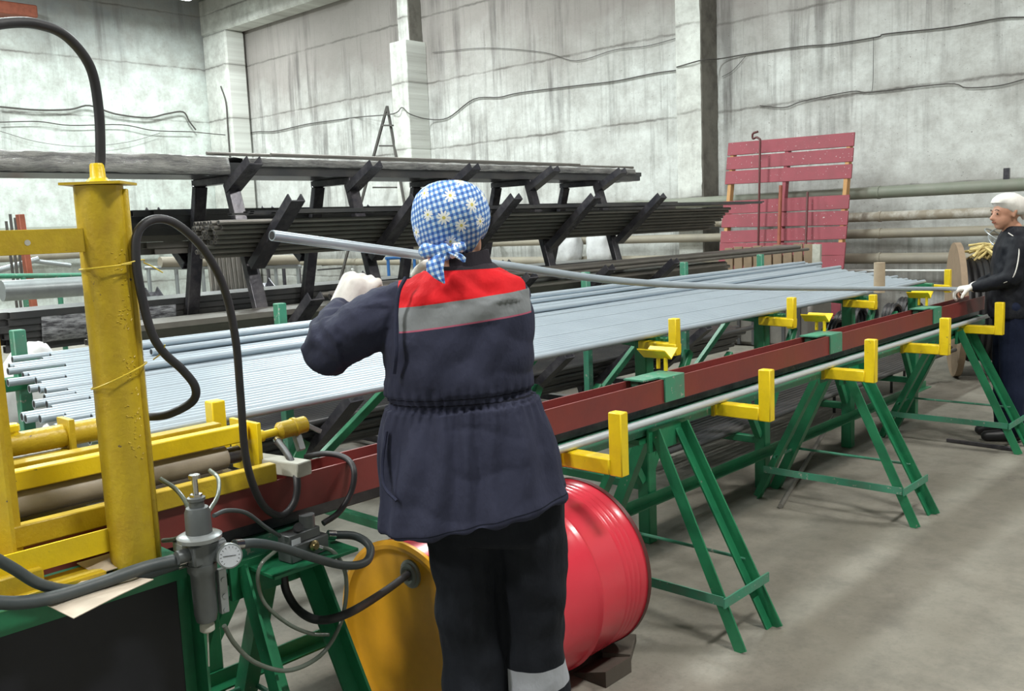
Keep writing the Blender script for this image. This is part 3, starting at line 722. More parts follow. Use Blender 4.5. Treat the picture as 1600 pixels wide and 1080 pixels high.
def hose(pts,r,m,lab,name='rubber_hose',ends=None,n=12):
    P=[onY(px,py,y) for px,py,y in pts]
    mb=MB().sweep(P,r,n,sub=8)
    if ends:
        for i in ends:
            d=(P[1]-P[0]).normalized() if i==0 else (P[-2]-P[-1]).normalized()
            mb.cyl(P[i],P[i]+d*.02,r*1.18,n=n,mi=1)
    return tag(mb.build(name,[M[m],M['chrome']]),lab,'hose')
hose([(156,262,1.852),(157,235,1.852),(154,170,1.85),(141,105,1.84),(105,58,1.82),(60,38,1.80),(10,36,1.78),(-60,50,1.75)],.0095,'rubber','thick black hose arching up from the top of the yellow column')
hose([(225,652,1.90),(262,648,1.86),(300,628,1.82),(305,605,1.80),(285,578,1.80),(255,550,1.80),(235,515,1.80),(219,450,1.80),(212,400,1.80),(216,362,1.80),(240,343,1.80),(275,350,1.81),(318,390,1.82),(350,450,1.83),(368,530,1.84),(376,620,1.86),(385,720,1.88),(408,785,1.90),(438,806,1.90),(460,785,1.90),(464,750,1.91),(452,715,1.97),(433,688,2.13)],.0090,'rubber','long black hose looping beside the yellow column and down to the small cylinder',ends=(-1,))
hose([(-30,860,1.74),(20,888,1.76),(60,912,1.77),(105,922,1.775),(160,918,1.775),(215,905,1.77)],.0105,'rubber_grey','dark hose dropping from the left onto the cabinet top')
hose([(-30,940,1.74),(30,942,1.75),(90,932,1.755),(160,910,1.755),(230,886,1.75),(292,872,1.745)],.0125,'rubber_grey','thick grey hose running along the cabinet edge to the air filter',ends=(-1,))
hose([(180,915,1.79),(240,895,1.775),(292,878,1.765)],.010,'rubber_grey','shorter grey hose beside the thick one, ending at the air filter',ends=(-1,))
hose([(366,852,1.74),(400,849,1.75),(440,856,1.78),(490,872,1.80),(540,884,1.80),(572,878,1.81),(578,855,1.84),(555,838,1.88),(512,836,1.90)],.0105,'rubber_grey','thick grey green hose curling from the air filter to the valve block',ends=(0,-1))
hose([(505,818,1.91),(530,800,1.91),(549,768,1.91),(553,735,1.915),(540,716,1.96),(510,709,2.02),(478,714,2.10)],.0078,'rubber','thin black hose arching over the red channel from the valve block')
hose([(442,892,1.93),(448,925,1.92),(468,955,1.88),(500,969,1.80),(545,958,1.75),(600,925,1.90),(637,898,1.99)],.0105,'rubber','flat black hose ending in the bung of the drum')
hose([(492,853,1.85),(520,862,1.83),(538,890,1.81),(541,930,1.80),(530,980,1.79),(500,1025,1.78),(450,1048,1.77),(400,1036,1.76),(368,1008,1.75),(350,978,1.74)],.0052,'clear_hose','olive plastic tube hanging in a wide loop from the valve block','plastic_hose',ends=(0,),n=10)
hose([(432,860,1.85),(408,882,1.83),(403,910,1.83),(415,945,1.83),(450,975,1.82),(485,990,1.81),(514,992,1.80)],.0046,'clear_hose','thin olive plastic tube in a smaller loop behind the wide one','plastic_hose',n=10)
hose([(250,748,1.88),(275,765,1.85),(293,792,1.80),(298,832,1.77)],.0048,'clear_hose','short plastic tube left of the air filter screw','plastic_hose',n=10)
hose([(328,735,1.90),(341,748,1.86),(340,775,1.80),(326,800,1.76)],.0048,'clear_hose','short plastic tube right of the air filter screw','plastic_hose',n=10)
hose([(334,806,1.75),(355,798,1.77),(385,802,1.80),(415,824,1.84),(437,838,1.87)],.0048,'rubber_grey','thin grey tube from the air filter up to the valve block','plastic_hose',n=10)
hose([(254,845,1.83),(275,842,1.80),(297,830,1.77)],.0048,'clear_hose','short plastic tube low between column and air filter','plastic_hose',n=10)

# air filter regulator
fx,fy=.886,1.735
fr=empty('air_filter_regulator',(fx,fy,.70),'grey air filter regulator with round gauge bolted to the green corner post','regulator')
MB().lathe((fx,fy,.715),(0,0,1),[(0,.012),(.004,.020),(.02,.0235),(.105,.025),(.112,.030),(.128,.030)],n=28).build('filter_bowl',M['cast_grey'],fr)
MB().box((fx,fy,.866),(.056,.052,.044)).cyl((fx,fy,.842),(fx,fy,.895),.028,n=24).cyl((fx-.052,fy,.868),(fx+.052,fy,.868),.014,n=16).build('body',M['cast_grey'],fr)
MB().lathe((fx,fy,.893),(0,0,1),[(0,.044),(.008,.045),(.011,.040),(.014,.027)],n=32).build('flange',M['cast_light'],fr)
MB().lathe((fx,fy,.905),(0,0,1),[(0,.0265),(.045,.0255),(.055,.022),(.056,.015),(.068,.015),(.07,.018),(.076,.018),(.078,.012)],n=28).build('bonnet',M['cast_grey'],fr)
MB().cyl((fx,fy,.98),(fx,fy,1.022),.006,n=12).cyl((fx,fy,1.020),(fx,fy,1.028),.012,n=6).cyl((fx,fy,.982),(fx,fy,.988),.013,n=6).build('adjusting_screw',M['chrome'],fr)
gd=Vector((-.25,-.93,.12)).normalized(); gc=Vector((fx+.038,fy-.045,.856))
g=MB().lathe(gc-gd*.02,gd,[(0,.012),(.004,.025),(.022,.0265),(.024,.0255),(.024,.0235)],n=32).build('pressure_gauge',M['cast_light'],fr)
MB().lathe(gc+gd*.0005,gd,[(.004,.0225),(.0052,.0225)],n=32).build('gauge_dial',M['dial'],g)
sx=gd.cross(Vector((0,0,1))).normalized(); sy=sx.cross(gd).normalized()
mb=MB()
for k in range(13):
    a=math.radians(225-k*22.5); v=sx*math.cos(a)+sy*math.sin(a)
    mb.bar(gc+gd*.0062+v*.017,gc+gd*.0062+v*.0205,.0009,.0004,up=gd)
mb.bar(gc+gd*.0066-sx*.012,gc+gd*.0066+sx*.014+sy*.002,.0012,.0006,up=gd)
mb.build('dial_marks',M['black_steel'],g)
MB().box((fx+.034,fy-.012,.775),(.018,.014,.095)).cyl((fx+.034,fy-.021,.80),(fx+.034,fy-.018,.80),.005,n=10).cyl((fx+.034,fy-.021,.765),(fx+.034,fy-.018,.765),.005,n=10).cyl((fx+.034,fy-.021,.735),(fx+.034,fy-.018,.735),.005,n=10).build('level_sight',M['cast_light'],fr)
MB().lathe((fx,fy,.694),(0,0,1),[(0,.010),(.004,.015),(.016,.015),(.022,.010)],n=16).cyl((fx-.004,fy,.62),(fx,fy,.695),.0018,n=6).build('drain',M['wood_white'],fr)
MB().box((fx,fy+.045,.87),(.05,.05,.02)).build('mounting_bracket',M['cast_light'],fr)
# valve block on the trestle
MB().box((1.22,1.88,.722),(.24,.13,.008)).build('valve_shelf',M['green'],rl)
vb=empty('valve_block',(1.22,1.88,.726),'grey pneumatic valve block with a small knob on the near trestle','valve')
MB().box((1.225,1.88,.748),(.118,.052,.044),rz=.1).build('base_block',M['cast_grey'],vb)
MB().box((1.215,1.88,.782),(.095,.045,.024),rz=.1).cyl((1.24,1.88,.79),(1.24,1.88,.826),.019,n=20).build('valve_body',M['cast_grey'],vb)
MB().cyl((1.205,1.872,.80),(1.195,1.85,.812),.011,n=12).build('knob',M['rubber'],vb)
MB().box((1.188,1.853,.777),(.026,.002,.014),rz=.1).build('rating_plate',M['dial'],vb)
MB().lathe((1.235,1.853,.755),(0,-1,0),[(0,.012),(.006,.013),(.010,.009),(.014,.008)],n=16).build('port_ring',M['brass'],vb)
# papers on the cabinet
def sheet(pxs,zs,m,name,lab,cat):
    P=[onZ(px,py,z) for (px,py),z in zip(pxs,zs)]
    mb=MB(); n=len(P); mb.add(P+[p-Vector((0,0,.0015)) for p in P],[tuple(range(n)),tuple(range(n,2*n))[::-1]]+[(i,(i+1)%n,n+(i+1)%n,n+i) for i in range(n)])
    return tag(mb.build(name,M[m],smooth=0),lab,cat)
sheet([(66,942),(150,896),(240,905),(185,930),(115,966)],[.848,.846,.846,.842,.832],'paper','paper_sheet','cream paper sheet hanging over the green cabinet edge','paper')
sheet([(120,880),(180,862),(205,880),(150,898)],[.86,.87,.85,.847],'card','cardboard_scrap','torn cardboard scrap at the foot of the yellow column','cardboard')

# ------------------------------------------------------------------ drum
DX,DY,DZ,DR=1.645,2.035,.306,.296
dr=empty('oil_drum',(2.06,DY,0),'red steel drum with orange yellow end lying on its side under the rail','drum')
prof=[(.0,.262),(.0,.285),(.004,DR+.004),(.012,DR+.004),(.016,DR)]
for c in (.28,.56):
    prof+=[(c-.02,DR),(c-.01,DR+.004),(c,DR+.009),(c+.01,DR+.004),(c+.02,DR)]
for c in (.70,.725,.75,.775): prof+=[(c-.008,DR),(c,DR-.003),(c+.008,DR)]
prof.sort(key=lambda t:t[0])
prof+=[(.812,DR),(.816,DR+.004),(.826,DR+.004),(.830,DR-.004),(.830,.262)]
prof[0:2]=[(.012,.264),(.0,.284)]
MB().lathe((DX,DY,DZ),(1,0,0),[p for p in prof if p[0]>=.015],n=72,cap=False).build('shell',M['drum_red'],dr,smooth=25)
MB().lathe((DX,DY,DZ),(1,0,0),[(.016,.0),(.016,.255),(.012,.264),(.0,.276),(-.002,.288),(.003,DR+.005),(.016,DR+.004)],n=72,cap=False).build('near_end',M['drum_yellow'],dr,smooth=25)
MB().lathe((DX,DY,DZ),(1,0,0),[(.812,DR+.0045),(.829,DR+.005),(.832,.285),(.822,.262),(.818,0)],n=72,cap=False).build('far_rim',M['drum_edge'],dr,smooth=25)
q=onX(641,897,DX+.012)
b=MB().lathe(q,(-1,0,0),[(-.004,.042),(.002,.042),(.004,.034),(.010,.034),(.014,.026),(.012,.020)],n=24).build('bung_flange',M['cast_light'],dr)
MB().lathe(q+Vector((-.008,0,0)),(-1,0,0),[(0,.019),(.012,.018)],n=6).build('bung_nut',M['brown_pipe'],b)
MB().ball((1.99,DY-.19,DZ+.222),.006).build('side_plug',M['brass'],dr)
for i,(x,s) in enumerate(((1.85,-1),(2.32,-1),(1.85,1),(2.32,1))):
    mb=MB().prism((x-.07,DY+s*.20,.001),(x+.07,DY+s*.20,.001),[(-.07,0),(.07,0),(.07,.055 if s<0 else .008),(-.07,.008 if s<0 else .055)])
    tag(mb.build('wooden_chock',M['wood_dark'],smooth=0),['wooden wedge chocking the drum in front, near its yellow end','wooden wedge chocking the drum in front, near its far red end','wooden wedge behind the drum near its yellow end','wooden wedge behind the drum near its far red end'][i],'wedge')
q=onZ(962,1030,0)
tag(MB().box((q.x+.05,q.y+.02,.02),(.16,.10,.03),rz=.5).build('wood_offcut',M['wood_dark']),'flat dark wood offcut on the floor below the red drum','wood offcut')

# ------------------------------------------------------------------ red slatted pallet and its neighbours
pl=empty('slatted_pallet',(10.9,5.6,0),'large dusty red slatted wooden panel leaning against the back wall pipes','pallet')
xl=lambda z:10.72+.46*z/2.47
def slat(zt_,h,y0,y1,m='pallet_red',dz=0):
    zb=zt_-h
    MB().obox((( xl(zt_)+xl(zb))/2,(y0+y1)/2,(zt_+zb)/2),Vector((0,(y1-y0)/2,dz)),Vector((.011,0,-.002)),Vector(((xl(zt_)-xl(zb))/2,0,h/2))).build('slat',M[m],pl)
for (zt_,h,d) in ((2.47,.165,.012),(2.285,.165,.01),(2.095,.17,.015),(1.715,.165,0),(1.535,.17,.01),(1.335,.155,-.01),(1.16,.155,.01),(.985,.16,-.01),(.80,.16,0),(.62,.16,0),(.44,.16,0),(.26,.16,0)):
    slat(zt_,h,4.73,6.44,dz=d)
for y in (4.80,5.6,6.38):
    MB().bar((xl(0)+.045,y,0.0),(xl(2.44)+.045,y,2.44),.05,.09,up=(1,0,0)).build('rear_batten',M['wood_orange'] if y!=5.6 else M['pallet_red'],pl)
for i,(px,y0,y1) in enumerate(((1189,218,386),(1221,290,386),(1263,300,386))):
    a=onX(px,y0,10.96); q=onX(px-3,y1,10.80); d=(q-a); f=a+d*(a.z/(a.z-q.z))
    f.x=max(f.x,10.45)
    mb=MB().cyl(a+Vector((-.02,0,0)),f+Vector((-.02,0,0)),.014 if i!=1 else .022,n=10)
    if i==0: mb.sweep([a+Vector((-.02,0,0)),a+Vector((-.02,.05,.03)),a+Vector((-.02,.10,.02)),a+Vector((-.02,.10,.08)),a+Vector((-.02,.03,.10))],.014,8)
    tag(mb.build('steel_bar',M['rust'] if i==1 else M['drum_edge']),['rusty bar with bent top leaning on the red slatted panel','thicker rusty bar leaning in the middle of the red slatted panel','thin straight bar leaning right of the middle on the red slatted panel'][i],'steel bar')
wp=empty('wooden_pallet',(9.9,5.4,0),'raw brown wooden pallet standing on edge in front of the red slatted panel','pallet')
A=onX(1132,388,9.9); Bq=onX(1272,381,9.9); nS=9
for k in range(nS):
    y=A.y+(Bq.y-A.y)*(k+.5)/nS; z=A.z+(Bq.z-A.z)*(k+.5)/nS
    MB().box((9.9,y,(z+.62)/2+.01*(k%2)),(.03,abs(A.y-Bq.y)/nS*.82,z-.62),).build('board',M['wood'],wp)
MB().box((9.94,(A.y+Bq.y)/2,A.z-.16),(.05,abs(A.y-Bq.y),.1)).build('cross_batten',M['wood'],wp)
bn=empty('steel_bin',(10.0,(A.y+Bq.y)/2,0),'dark steel bin carrying the raw wooden pallet before the red panel','bin')
MB().box((10.0,(A.y+Bq.y)/2,.30),(.55,abs(A.y-Bq.y)+.1,.58)).build('bin_body',M['brown_pipe'],bn)
for k in range(6): MB().box((9.72,Bq.y+(A.y-Bq.y)*(k+.5)/6,.30),(.02,.04,.56)).build('rib',M['dark_pipe'],bn)
q=onX(1270,381,9.7)
MB().bar((9.83,q.y+.02,.61),(9.85,q.y+.02,q.z-.01),.05,.09,up=(0,1,0)).build('corner_board',M['wood_white'],wp)

# ------------------------------------------------------------------ cable reel
rc=Vector((8.75,2.80,.60)); ax=Vector((.42,-.91,0)).normalized()
re_=empty('cable_reel',(rc.x,rc.y,0),'large wooden cable reel with black cable behind the worker in the white cap','cable reel')
for s,nm in ((0,'flange'),(.52,'flange')):
    MB().lathe(rc+ax*s,ax,[(0,0),(0,.60),(.05,.60),(.05,0)],n=48,cap=False).build('flange',M['wood'],re_,smooth=30)
mb=MB()
for k in range(9): 
    c=rc+ax*(.08+k*.052); P=[c+Vector((-ax.y,ax.x,0))*math.cos(2*PI*j/32)*.44+Vector((0,0,1))*math.sin(2*PI*j/32)*.44 for j in range(33)]
    mb.sweep(P,.027,8,sub=1)
mb.cyl(rc+ax*.04,rc+ax*.52,.40,n=32)
mb.build('cable_winding',M['coil'],re_)
mb=MB(); R=random.Random(9)
for k in range(44):
    c=rc+ax*R.uniform(.24,.44)+Vector((R.uniform(-.1,.05),0,.475+R.uniform(0,.05))); d=Vector((R.uniform(-.14,.14),R.uniform(-.17,.17),R.uniform(-.05,.08)))
    mb.sweep([c-d,c+Vector((0,0,.05)),c+d+Vector((0,0,-.03))],.011,6,sub=4)
tag(mb.build('straw_rope',M['straw']),'pale yellow straw rope heaped on the cable reel','rope')
mb=MB()
for k in range(3):
    c=rc+ax*(.34+.03*k)+Vector((0,0,.52)); 
    mb.sweep([c+Vector((.16*math.cos(t),.14*math.sin(t)-.05,.10+.09*math.sin(t+k))) for t in [2*PI*j/12 for j in range(13)]],.006,6,sub=3)
tag(mb.build('wire_coil',M['cast_light']),'thin grey wire coil on top of the cable reel','wire')

# ------------------------------------------------------------------ clutter in the background
def bits(name,lab,cat,m,segs,r,y):
    mb=MB()
    for (a,b) in segs: mb.cyl(onY(a[0],a[1],y),onY(b[0],b[1],y),r,n=10)
    return tag(mb.build(name,M[m]),lab,cat)
q=onY(40,440,9.0)
a,b=onY(31,335,9.0),onY(52,480,9.0); f=a+(b-a)*(a.z/(a.z-b.z))
tag(MB().bar(f,a,.09,.05).build('rusty_post',M['rust']),'leaning rusty red post behind the yellow column at far left','post')
for i,px in enumerate((22,36,28)):
    a,b=onY(px,334+5*i,9.1),onY(px+17,480,9.1); f=a+(b-a)*(a.z/(a.z-b.z))
    tag(MB().cyl(f+Vector((0,.1*i+.1,0)),a+Vector((0,.1*i+.1,0)),.013,n=8).build('reinforcing_rod',M['cable']),'thin rod leaning beside the rusty red post','rod','rods beside the rusty post')
def stand(lab,px0,px1,pyt,y,m,legs=2,r=.02,cat='stand',name='pipe_stand'):
    a,b=onY(px0,pyt,y),onY(px1,pyt-2,y); e=empty(name,((a.x+b.x)/2,y,0),lab,cat)
    MB().cyl(a,b,r,n=12).build('top_bar',M[m],e)
    MB().cyl(a+Vector((0,0,-.35)),b+Vector((0,0,-.35)),r*.7,n=10).build('mid_bar',M[m],e)
    for k in range(legs):
        p=a.lerp(b,(k+.15)/(legs-.7+1e-6)) if legs>1 else a
        MB().cyl((p.x,y,0),(p.x,y,p.z),r,n=10).build('leg',M[m],e)
    return e
stand('dark green low railing behind the wrapped bundle at far left',-30,150,432,7.6,'green_worn',4,.02,'railing','low_railing')
tag(MB().cyl(onY(3,455,7.2),onY(135,447,7.2),.075,n=20).build('large_pipe',M['cast_light']),'thick pale grey pipe lying on the low railing at far left','pipe')
stand('pale pipe stand seen between the first two rack frames',225,470,419,8.2,'cast_light',7,.018)
stand('dark stand seen low between the second and third rack frames',415,470,418,8.8,'black_steel',3,.02)
stand('small blue steel stand behind the rack left of the checked headscarf',603,650,404,9.0,'blue',3,.02)
tag(MB().cyl(onY(250,410,8.2),onY(465,406,8.2),.05,n=18).build('large_pipe',M['wall_pipe_tan']),'tan pipe lying on the stand between the first two rack frames','pipe')
tag(MB().cyl(onY(-10,425,10),onY(60,405,10),.03,n=12).cyl(onY(55,408,10),onY(110,415,10),.025,n=12).build('bent_tube',M['cast_light']),'bent grey tube above the low railing at far left','tube')
# grey stack standing behind the first frame
mb=MB(); R=random.Random(2)
q=onY(365,420,7.0)
e=empty('profile_stack',(q.x,7.0,0),'upright stack of thin grey profiles behind the first rack frame','steel stack')
for k in range(12):
    x=q.x-.17+.031*k
    MB().bar((x,7.0+R.uniform(-.03,.03),0),(x+R.uniform(-.01,.01),7.1,1.45+R.uniform(-.05,.05)),.022,.03,up=(0,1,0)).build('profile',M['brown_pipe'],e)
def sack(c,s,seed,lab,m='bag'):
    mb=MB(); n=22; R=[]
    for i in range(1,n):
        th=PI*i/n; row=[]
        for j in range(28):
            a=2*PI*j/28; v=Vector((math.sin(th)*math.cos(a),math.sin(th)*math.sin(a),-math.cos(th))); v=Vector([math.copysign(abs(q)**.75,q) for q in v])
            k=1+.14*noise.noise(v*1.6+Vector((seed,0,0)))+.10*noise.noise(v*2.6+Vector((seed,3,0)))+.03*noise.noise(v*7)
            p=Vector((v.x*s[0]*k,v.y*s[1]*k,max(v.z*s[2]*k,-s[2]*.8))); row.append(Vector(c)+p+Vector((0,0,s[2]*.8)))
        R.append(row)
    return tag(mb.rings(R).build('plastic_sack',M[m],smooth=80),lab,'sack')
q=onY(55,545,3.95); sack((q.x,q.y,0),(.22,.16,q.z*.55),1,'tall white plastic sack standing left of the yellow column behind the tubes')
q=onY(55,640,2.62); sack((q.x+.02,q.y,0),(.10,.12,q.z*.50),4,'crumpled white sack below the open tube ends at the left')
q=onY(860,395,9.5); 
for i,(px,py) in enumerate(((888,385),(938,385))):
    c=onX(px,py,11.2); sack((c.x,c.y,c.z-.25),(.16,.22,.28),7+i,['torn white wrapping on the pipes behind the fourth rack frame','torn white wrapping on the pipes just left of the fifth rack frame'][i])
# dark spare parts behind the rail line at the far end
R=random.Random(4)
for i,(px,py,y) in enumerate(((1325,492,3.1),(1345,485,3.2),(1310,505,2.95),(1362,478,3.3),(1400,480,2.9),(1420,470,3.0),(1435,478,2.9))):
    q=onY(px,py,y)
    mb=MB()
    for k in range(3): 
        c=Vector((q.x,y,max(.10,q.z-.10)))+Vector((0,.03*k,0)); P=[c+Vector((math.cos(2*PI*j/16)*.12,0,math.sin(2*PI*j/16)*.12)) for j in range(17)]
        mb.sweep(P,.016,6,sub=1)
    P0=Vector((q.x,y,0)); mb.cyl((q.x,y+.03,0),(q.x,y+.03,q.z+.02),.012,n=8)
    tag(mb.build('hose_coil',M['coil']),'dark coiled hose hanging on a short rod behind the far end of the rail','coil','dark coils behind the far end of the rail')
tag(MB().tube((4.3,2.2,.0135),(6.5,2.9,.0135),.013,.003).build('floor_tube',M['brown_pipe']),'thin rusty tube lying on the floor under the long line','steel tube')
q=onZ(1480,690,0); q2=onZ(1590,706,0)
tag(MB().bar(q+Vector((0,0,.012)),q2+Vector((0,0,.012)),.03,.02).build('floor_bar',M['black_steel']),'dark bar lying on the floor by the farthest trestle','steel bar')

# ------------------------------------------------------------------ people
def remesh(mb,name,mats,parent,voxel,smooth_it=6,disp=None,subs=0):
    me=bpy.data.meshes.new('tmp'); me.from_pydata(mb.v,[],mb.f)
    bm=bmesh.new(); bm.from_mesh(me); bmesh.ops.recalc_face_normals(bm,faces=bm.faces); bm.to_mesh(me); bm.free()
    t=bpy.data.objects.new('tmp',me); COL.objects.link(t)
    r=t.modifiers.new('r','REMESH'); r.mode='VOXEL'; r.voxel_size=voxel; r.use_smooth_shade=True
    if smooth_it: s=t.modifiers.new('s','SMOOTH'); s.iterations=smooth_it; s.factor=.5
    bpy.context.view_layer.update()
    dg=bpy.context.evaluated_depsgraph_get()
    nm=bpy.data.meshes.new_from_object(t.evaluated_get(dg)); bpy.data.objects.remove(t)
    if disp:
        vs=[v.co.copy()+disp(v.co,v.normal) for v in nm.vertices]
        for v,c in zip(nm.vertices,vs): v.co=c
    nm.materials.clear()
    for m in (mats if isinstance(mats,(list,tuple)) else [mats]): nm.materials.append(m)
    nm.name=name; o=bpy.data.objects.new(name,nm); COL.objects.link(o)
    nm.polygons.foreach_set('use_smooth',[True]*len(nm.polygons))
    if parent: o.parent=parent
    return o
def torso(mb,rows,n=40,tilt=0,ex=.85):
    R=[]
    for (z,cx,cy,rx,ry) in rows:
        row=[]
        for j in range(n):
            a=2*PI*j/n; c,s=math.cos(a),math.sin(a)
            x=rx*math.copysign(abs(c)**ex,c); y=ry*math.copysign(abs(s)**ex,s)
            wgt=max(0,min(1,(1.1-z)/.28))
            row.append(Vector((cx+x,cy+y,z+tilt*x*wgt)))
        R.append(row)
    return mb.rings(R)
def hand(mb,w,d,n,side,sc=1.0,curl=1.0):
    """palm and five separate fingers: w wrist, d hand direction, n palm normal (fingers close to it), side +1/-1 thumb side"""
    w=Vector(w); d=Vector(d).normalized(); n=Vector(n); n=(n-d*n.dot(d)).normalized(); a=d.cross(n)*side
    sc*=.95
    for k in (-1.4,-.5,.5,1.4): mb.capsule(w+a*k*.012*sc,w+d*.078*sc+a*k*.018*sc,.014*sc,.013*sc,10)
    for k,(off,L) in enumerate(((1.5,.070),(.5,.080),(-.5,.075),(-1.5,.060))):
        p=w+d*.082*sc+a*off*.0185*sc; ang=0
        for q,fr in enumerate((.42,.32,.26)):
            ang+=curl*(.55,.75,.6)[q]*(1+.08*k)
            e=p+(d*math.cos(ang)+n*math.sin(ang))*L*fr*sc
            mb.capsule(p,e,(.0098-.0008*q)*sc,(.0092-.0008*q)*sc,10); p=e
    p=w+d*.022*sc+a*.024*sc
    for q,(L,u) in enumerate(((.038,.25),(.030,.7),(.022,1.0))):
        v=(d*.62+a*.75*(1-u*curl*.6)+n*u*curl*.9).normalized(); e=p+v*L*sc
        mb.capsule(p,e,(.013-.0015*q)*sc,(.012-.0015*q)*sc,10); p=e
def head(mb,c,yaw,k=1.0):
    """skull, jaw, nose, ears, lips, brow; c is the head centre at eye height, face towards +y turned by yaw"""
    c=Vector(c); R=Matrix.Rotation(yaw,3,'Z'); g=lambda x,y,z:c+R@Vector((x,y,z))*k
    n=20
    def ell(ct,sc_,r=1):
        rr=[]
        for i in range(1,n):
            th=PI*i/n; rr.append([c+R@(Vector(ct)+Vector((math.sin(th)*math.cos(2*PI*j/n)*sc_[0],math.sin(th)*math.sin(2*PI*j/n)*sc_[1],-math.cos(th)*sc_[2])))*k for j in range(n)])
        mb.rings(rr)
    ell((0,-.008,.028),(.074,.090,.080)); ell((0,.028,-.035),(.056,.060,.062)); ell((0,.045,-.078),(.030,.034,.028))
    mb.capsule(g(0,.086,.004),g(0,.106,-.030),.009*k,.013*k,10)
    mb.capsule(g(-.012,.098,-.034),g(.012,.098,-.034),.009*k,.009*k,10)
    mb.capsule(g(-.018,.083,-.058),g(.018,.083,-.058),.008*k,.008*k,10)
    mb.capsule(g(-.034,.078,.018),g(.034,.078,.018),.010*k,.010*k,10)
    for s in (-1,1):
        mb.capsule(g(s*.030,.074,.0),g(s*.032,.074,.0),.012*k,.012*k,10)
        mb.capsule(g(s*.073,-.004,-.020),g(s*.080,-.014,.018),.010*k,.013*k,10)
    mb.capsule(g(0,-.02,-.05),g(0,-.035,-.16),.048*k,.052*k,16)

def cloth(name,c,rough=.85,zones=None,scale=30):
    """woven cloth; zones = list of (mask builder, colour) laid over the base"""
    m,N,L,B=mat(name); tc=N.new('ShaderNodeTexCoord').outputs['Object']
    sp=N.new('ShaderNodeSeparateXYZ'); L.new(tc,sp.inputs[0])
    n1=noise_(N,L,tc,scale*.35,5,.65)
    col=mix(N,L,ramp(N,L,n1,[(.35,0),(.7,.55)]),c,tuple(min(1,x*1.55+.006) for x in c))
    if zones:
        for f,cc in zones: col=mix(N,L,f(N,L,sp),col,cc)
    L.new(col,B.inputs['Base Color']); B.inputs['Roughness'].default_value=rough
    if 'Sheen Weight' in B.inputs: B.inputs['Sheen Weight'].default_value=0; B.inputs['Specular IOR Level'].default_value=.2
    wr=noise_(N,L,mapping(N,L,tc,(9,9,5)),1.0,5,.6)
    bump(N,L,B,wr,.55,.02)
    return m
def band(lo,hi,slope=0,curve=0):
    def f(N,L,sp):
        z=math_(N,L,'ADD',sp.outputs[2],math_(N,L,'MULTIPLY',sp.outputs[0],-slope))
        return math_(N,L,'MULTIPLY',math_(N,L,'GREATER_THAN',z,lo),math_(N,L,'LESS_THAN',z,hi))
    return f
def torso_band(lo,hi,slope,xl,xr):
    g=band(lo,hi,slope)
    def f(N,L,sp):
        a=g(N,L,sp); b=math_(N,L,'MULTIPLY',math_(N,L,'GREATER_THAN',sp.outputs[0],xl),math_(N,L,'LESS_THAN',sp.outputs[0],xr))
        return math_(N,L,'MULTIPLY',a,b)
    return f
def xlimit(g,lo,hi):
    def f(N,L,sp):
        b=math_(N,L,'MULTIPLY',math_(N,L,'GREATER_THAN',sp.outputs[0],lo),math_(N,L,'LESS_THAN',sp.outputs[0],hi))
        return math_(N,L,'MULTIPLY',g(N,L,sp),b)
    return f
def person(loc,face_deg,lab):
    o=bpy.data.objects.new('person',None); return o

# --- worker in the foreground
ANG=math.radians(46.5-90)
body=MB()
head(body,(-.006,.022,1.497),math.radians(-32),.92)
body.limb([((.02,.0,1.40),.052),((.02,.0,1.33),.075)])
body.limb([((.0,.0,1.33),.10),((.0,.0,1.15),.10),((.03,.0,.94),.09)])
for s,ch_ in ((-1,[((-.10,0,1.345),.042),((-.285,.02,1.248),.036),((-.285,.195,1.305),.026)]),(1,[((.10,0,1.345),.042),((.135,.15,1.262),.034),((-.01,.395,1.405),.026)])): body.limb(ch_)
for hx,kx,fx_ in ((-.02,-.005,.0),(.125,.14,.15)):
    body.limb([((hx,.0,.88),.055),((kx,.01,.46),.042),((fx_,.0,.09),.036)]); body.limb([((fx_,-.02,.04),.032),((fx_,.12,.03),.028)])
hand(body,(-.285,.200,1.305),(.42,.42,.70),(.15,.95,-.35),-1,.80,1.25)
hand(body,(-.01,.395,1.405),(-.35,.62,.30),(0,.1,-1),1,.80,1.3)
P1=remesh(body,'person',M['skin'],None,.006,3)
P1.location=(1.42,1.50,0); P1.rotation_euler=(0,0,ANG)
tag(P1,'person in navy and red work jacket and blue checked headscarf, seen from behind','person')

def jdisp(co,no):
    x,y,z=co; th=math.atan2(y,x)
    if abs(x)<.26 and z<1.34 or z<1.12:
        k=max(0,min(1,(1.128-z)/.10)) if z<1.128 else max(0,min(1,(z-1.128)/.05))
        if z<1.128:
            am=.0075*k*max(.25,1-(1.128-z)*1.6); f=math.sin(th*15+noise.noise(Vector((x*6,y*6,z*3)))*4.0)
            d=am*f+.016*noise.noise(Vector((x*9,y*9,z*4)))
            gat=.0045*math.sin(th*46+noise.noise(Vector((x*20,y*20,0)))*2)*max(0,1-(1.128-z)/.07)
            d+=gat
        else:
            d=.011*noise.noise(Vector((x*6+z*5,y*8,z*9)))+.006*noise.noise(Vector((x*16-z*12,y*16,z*13)))
            d+=.0035*math.sin(th*40)*max(0,1-(z-1.128)/.05)
        if abs(z-1.128-.02*x)<.014: d-=.006
    else:
        d=.011*noise.noise(Vector((x*12,y*12,z*14)))+.006*noise.noise(Vector((x*30+z*18,y*30,z*30)))
    # sharp creases round the elbow
    if x<-.15 and z>1.12:
        d+=-.0065*abs(noise.noise(Vector((x*20+z*16,y*10,z*9+3))))**.6+.003
    q=noise.noise(Vector((x*5+z*9,y*5,z*4-x*6+2)))
    d-=.0035*(1-min(1,abs(q)*2.2))**2*(1 if (abs(x)>.15 or z<1.30) else .6)
    return no*d
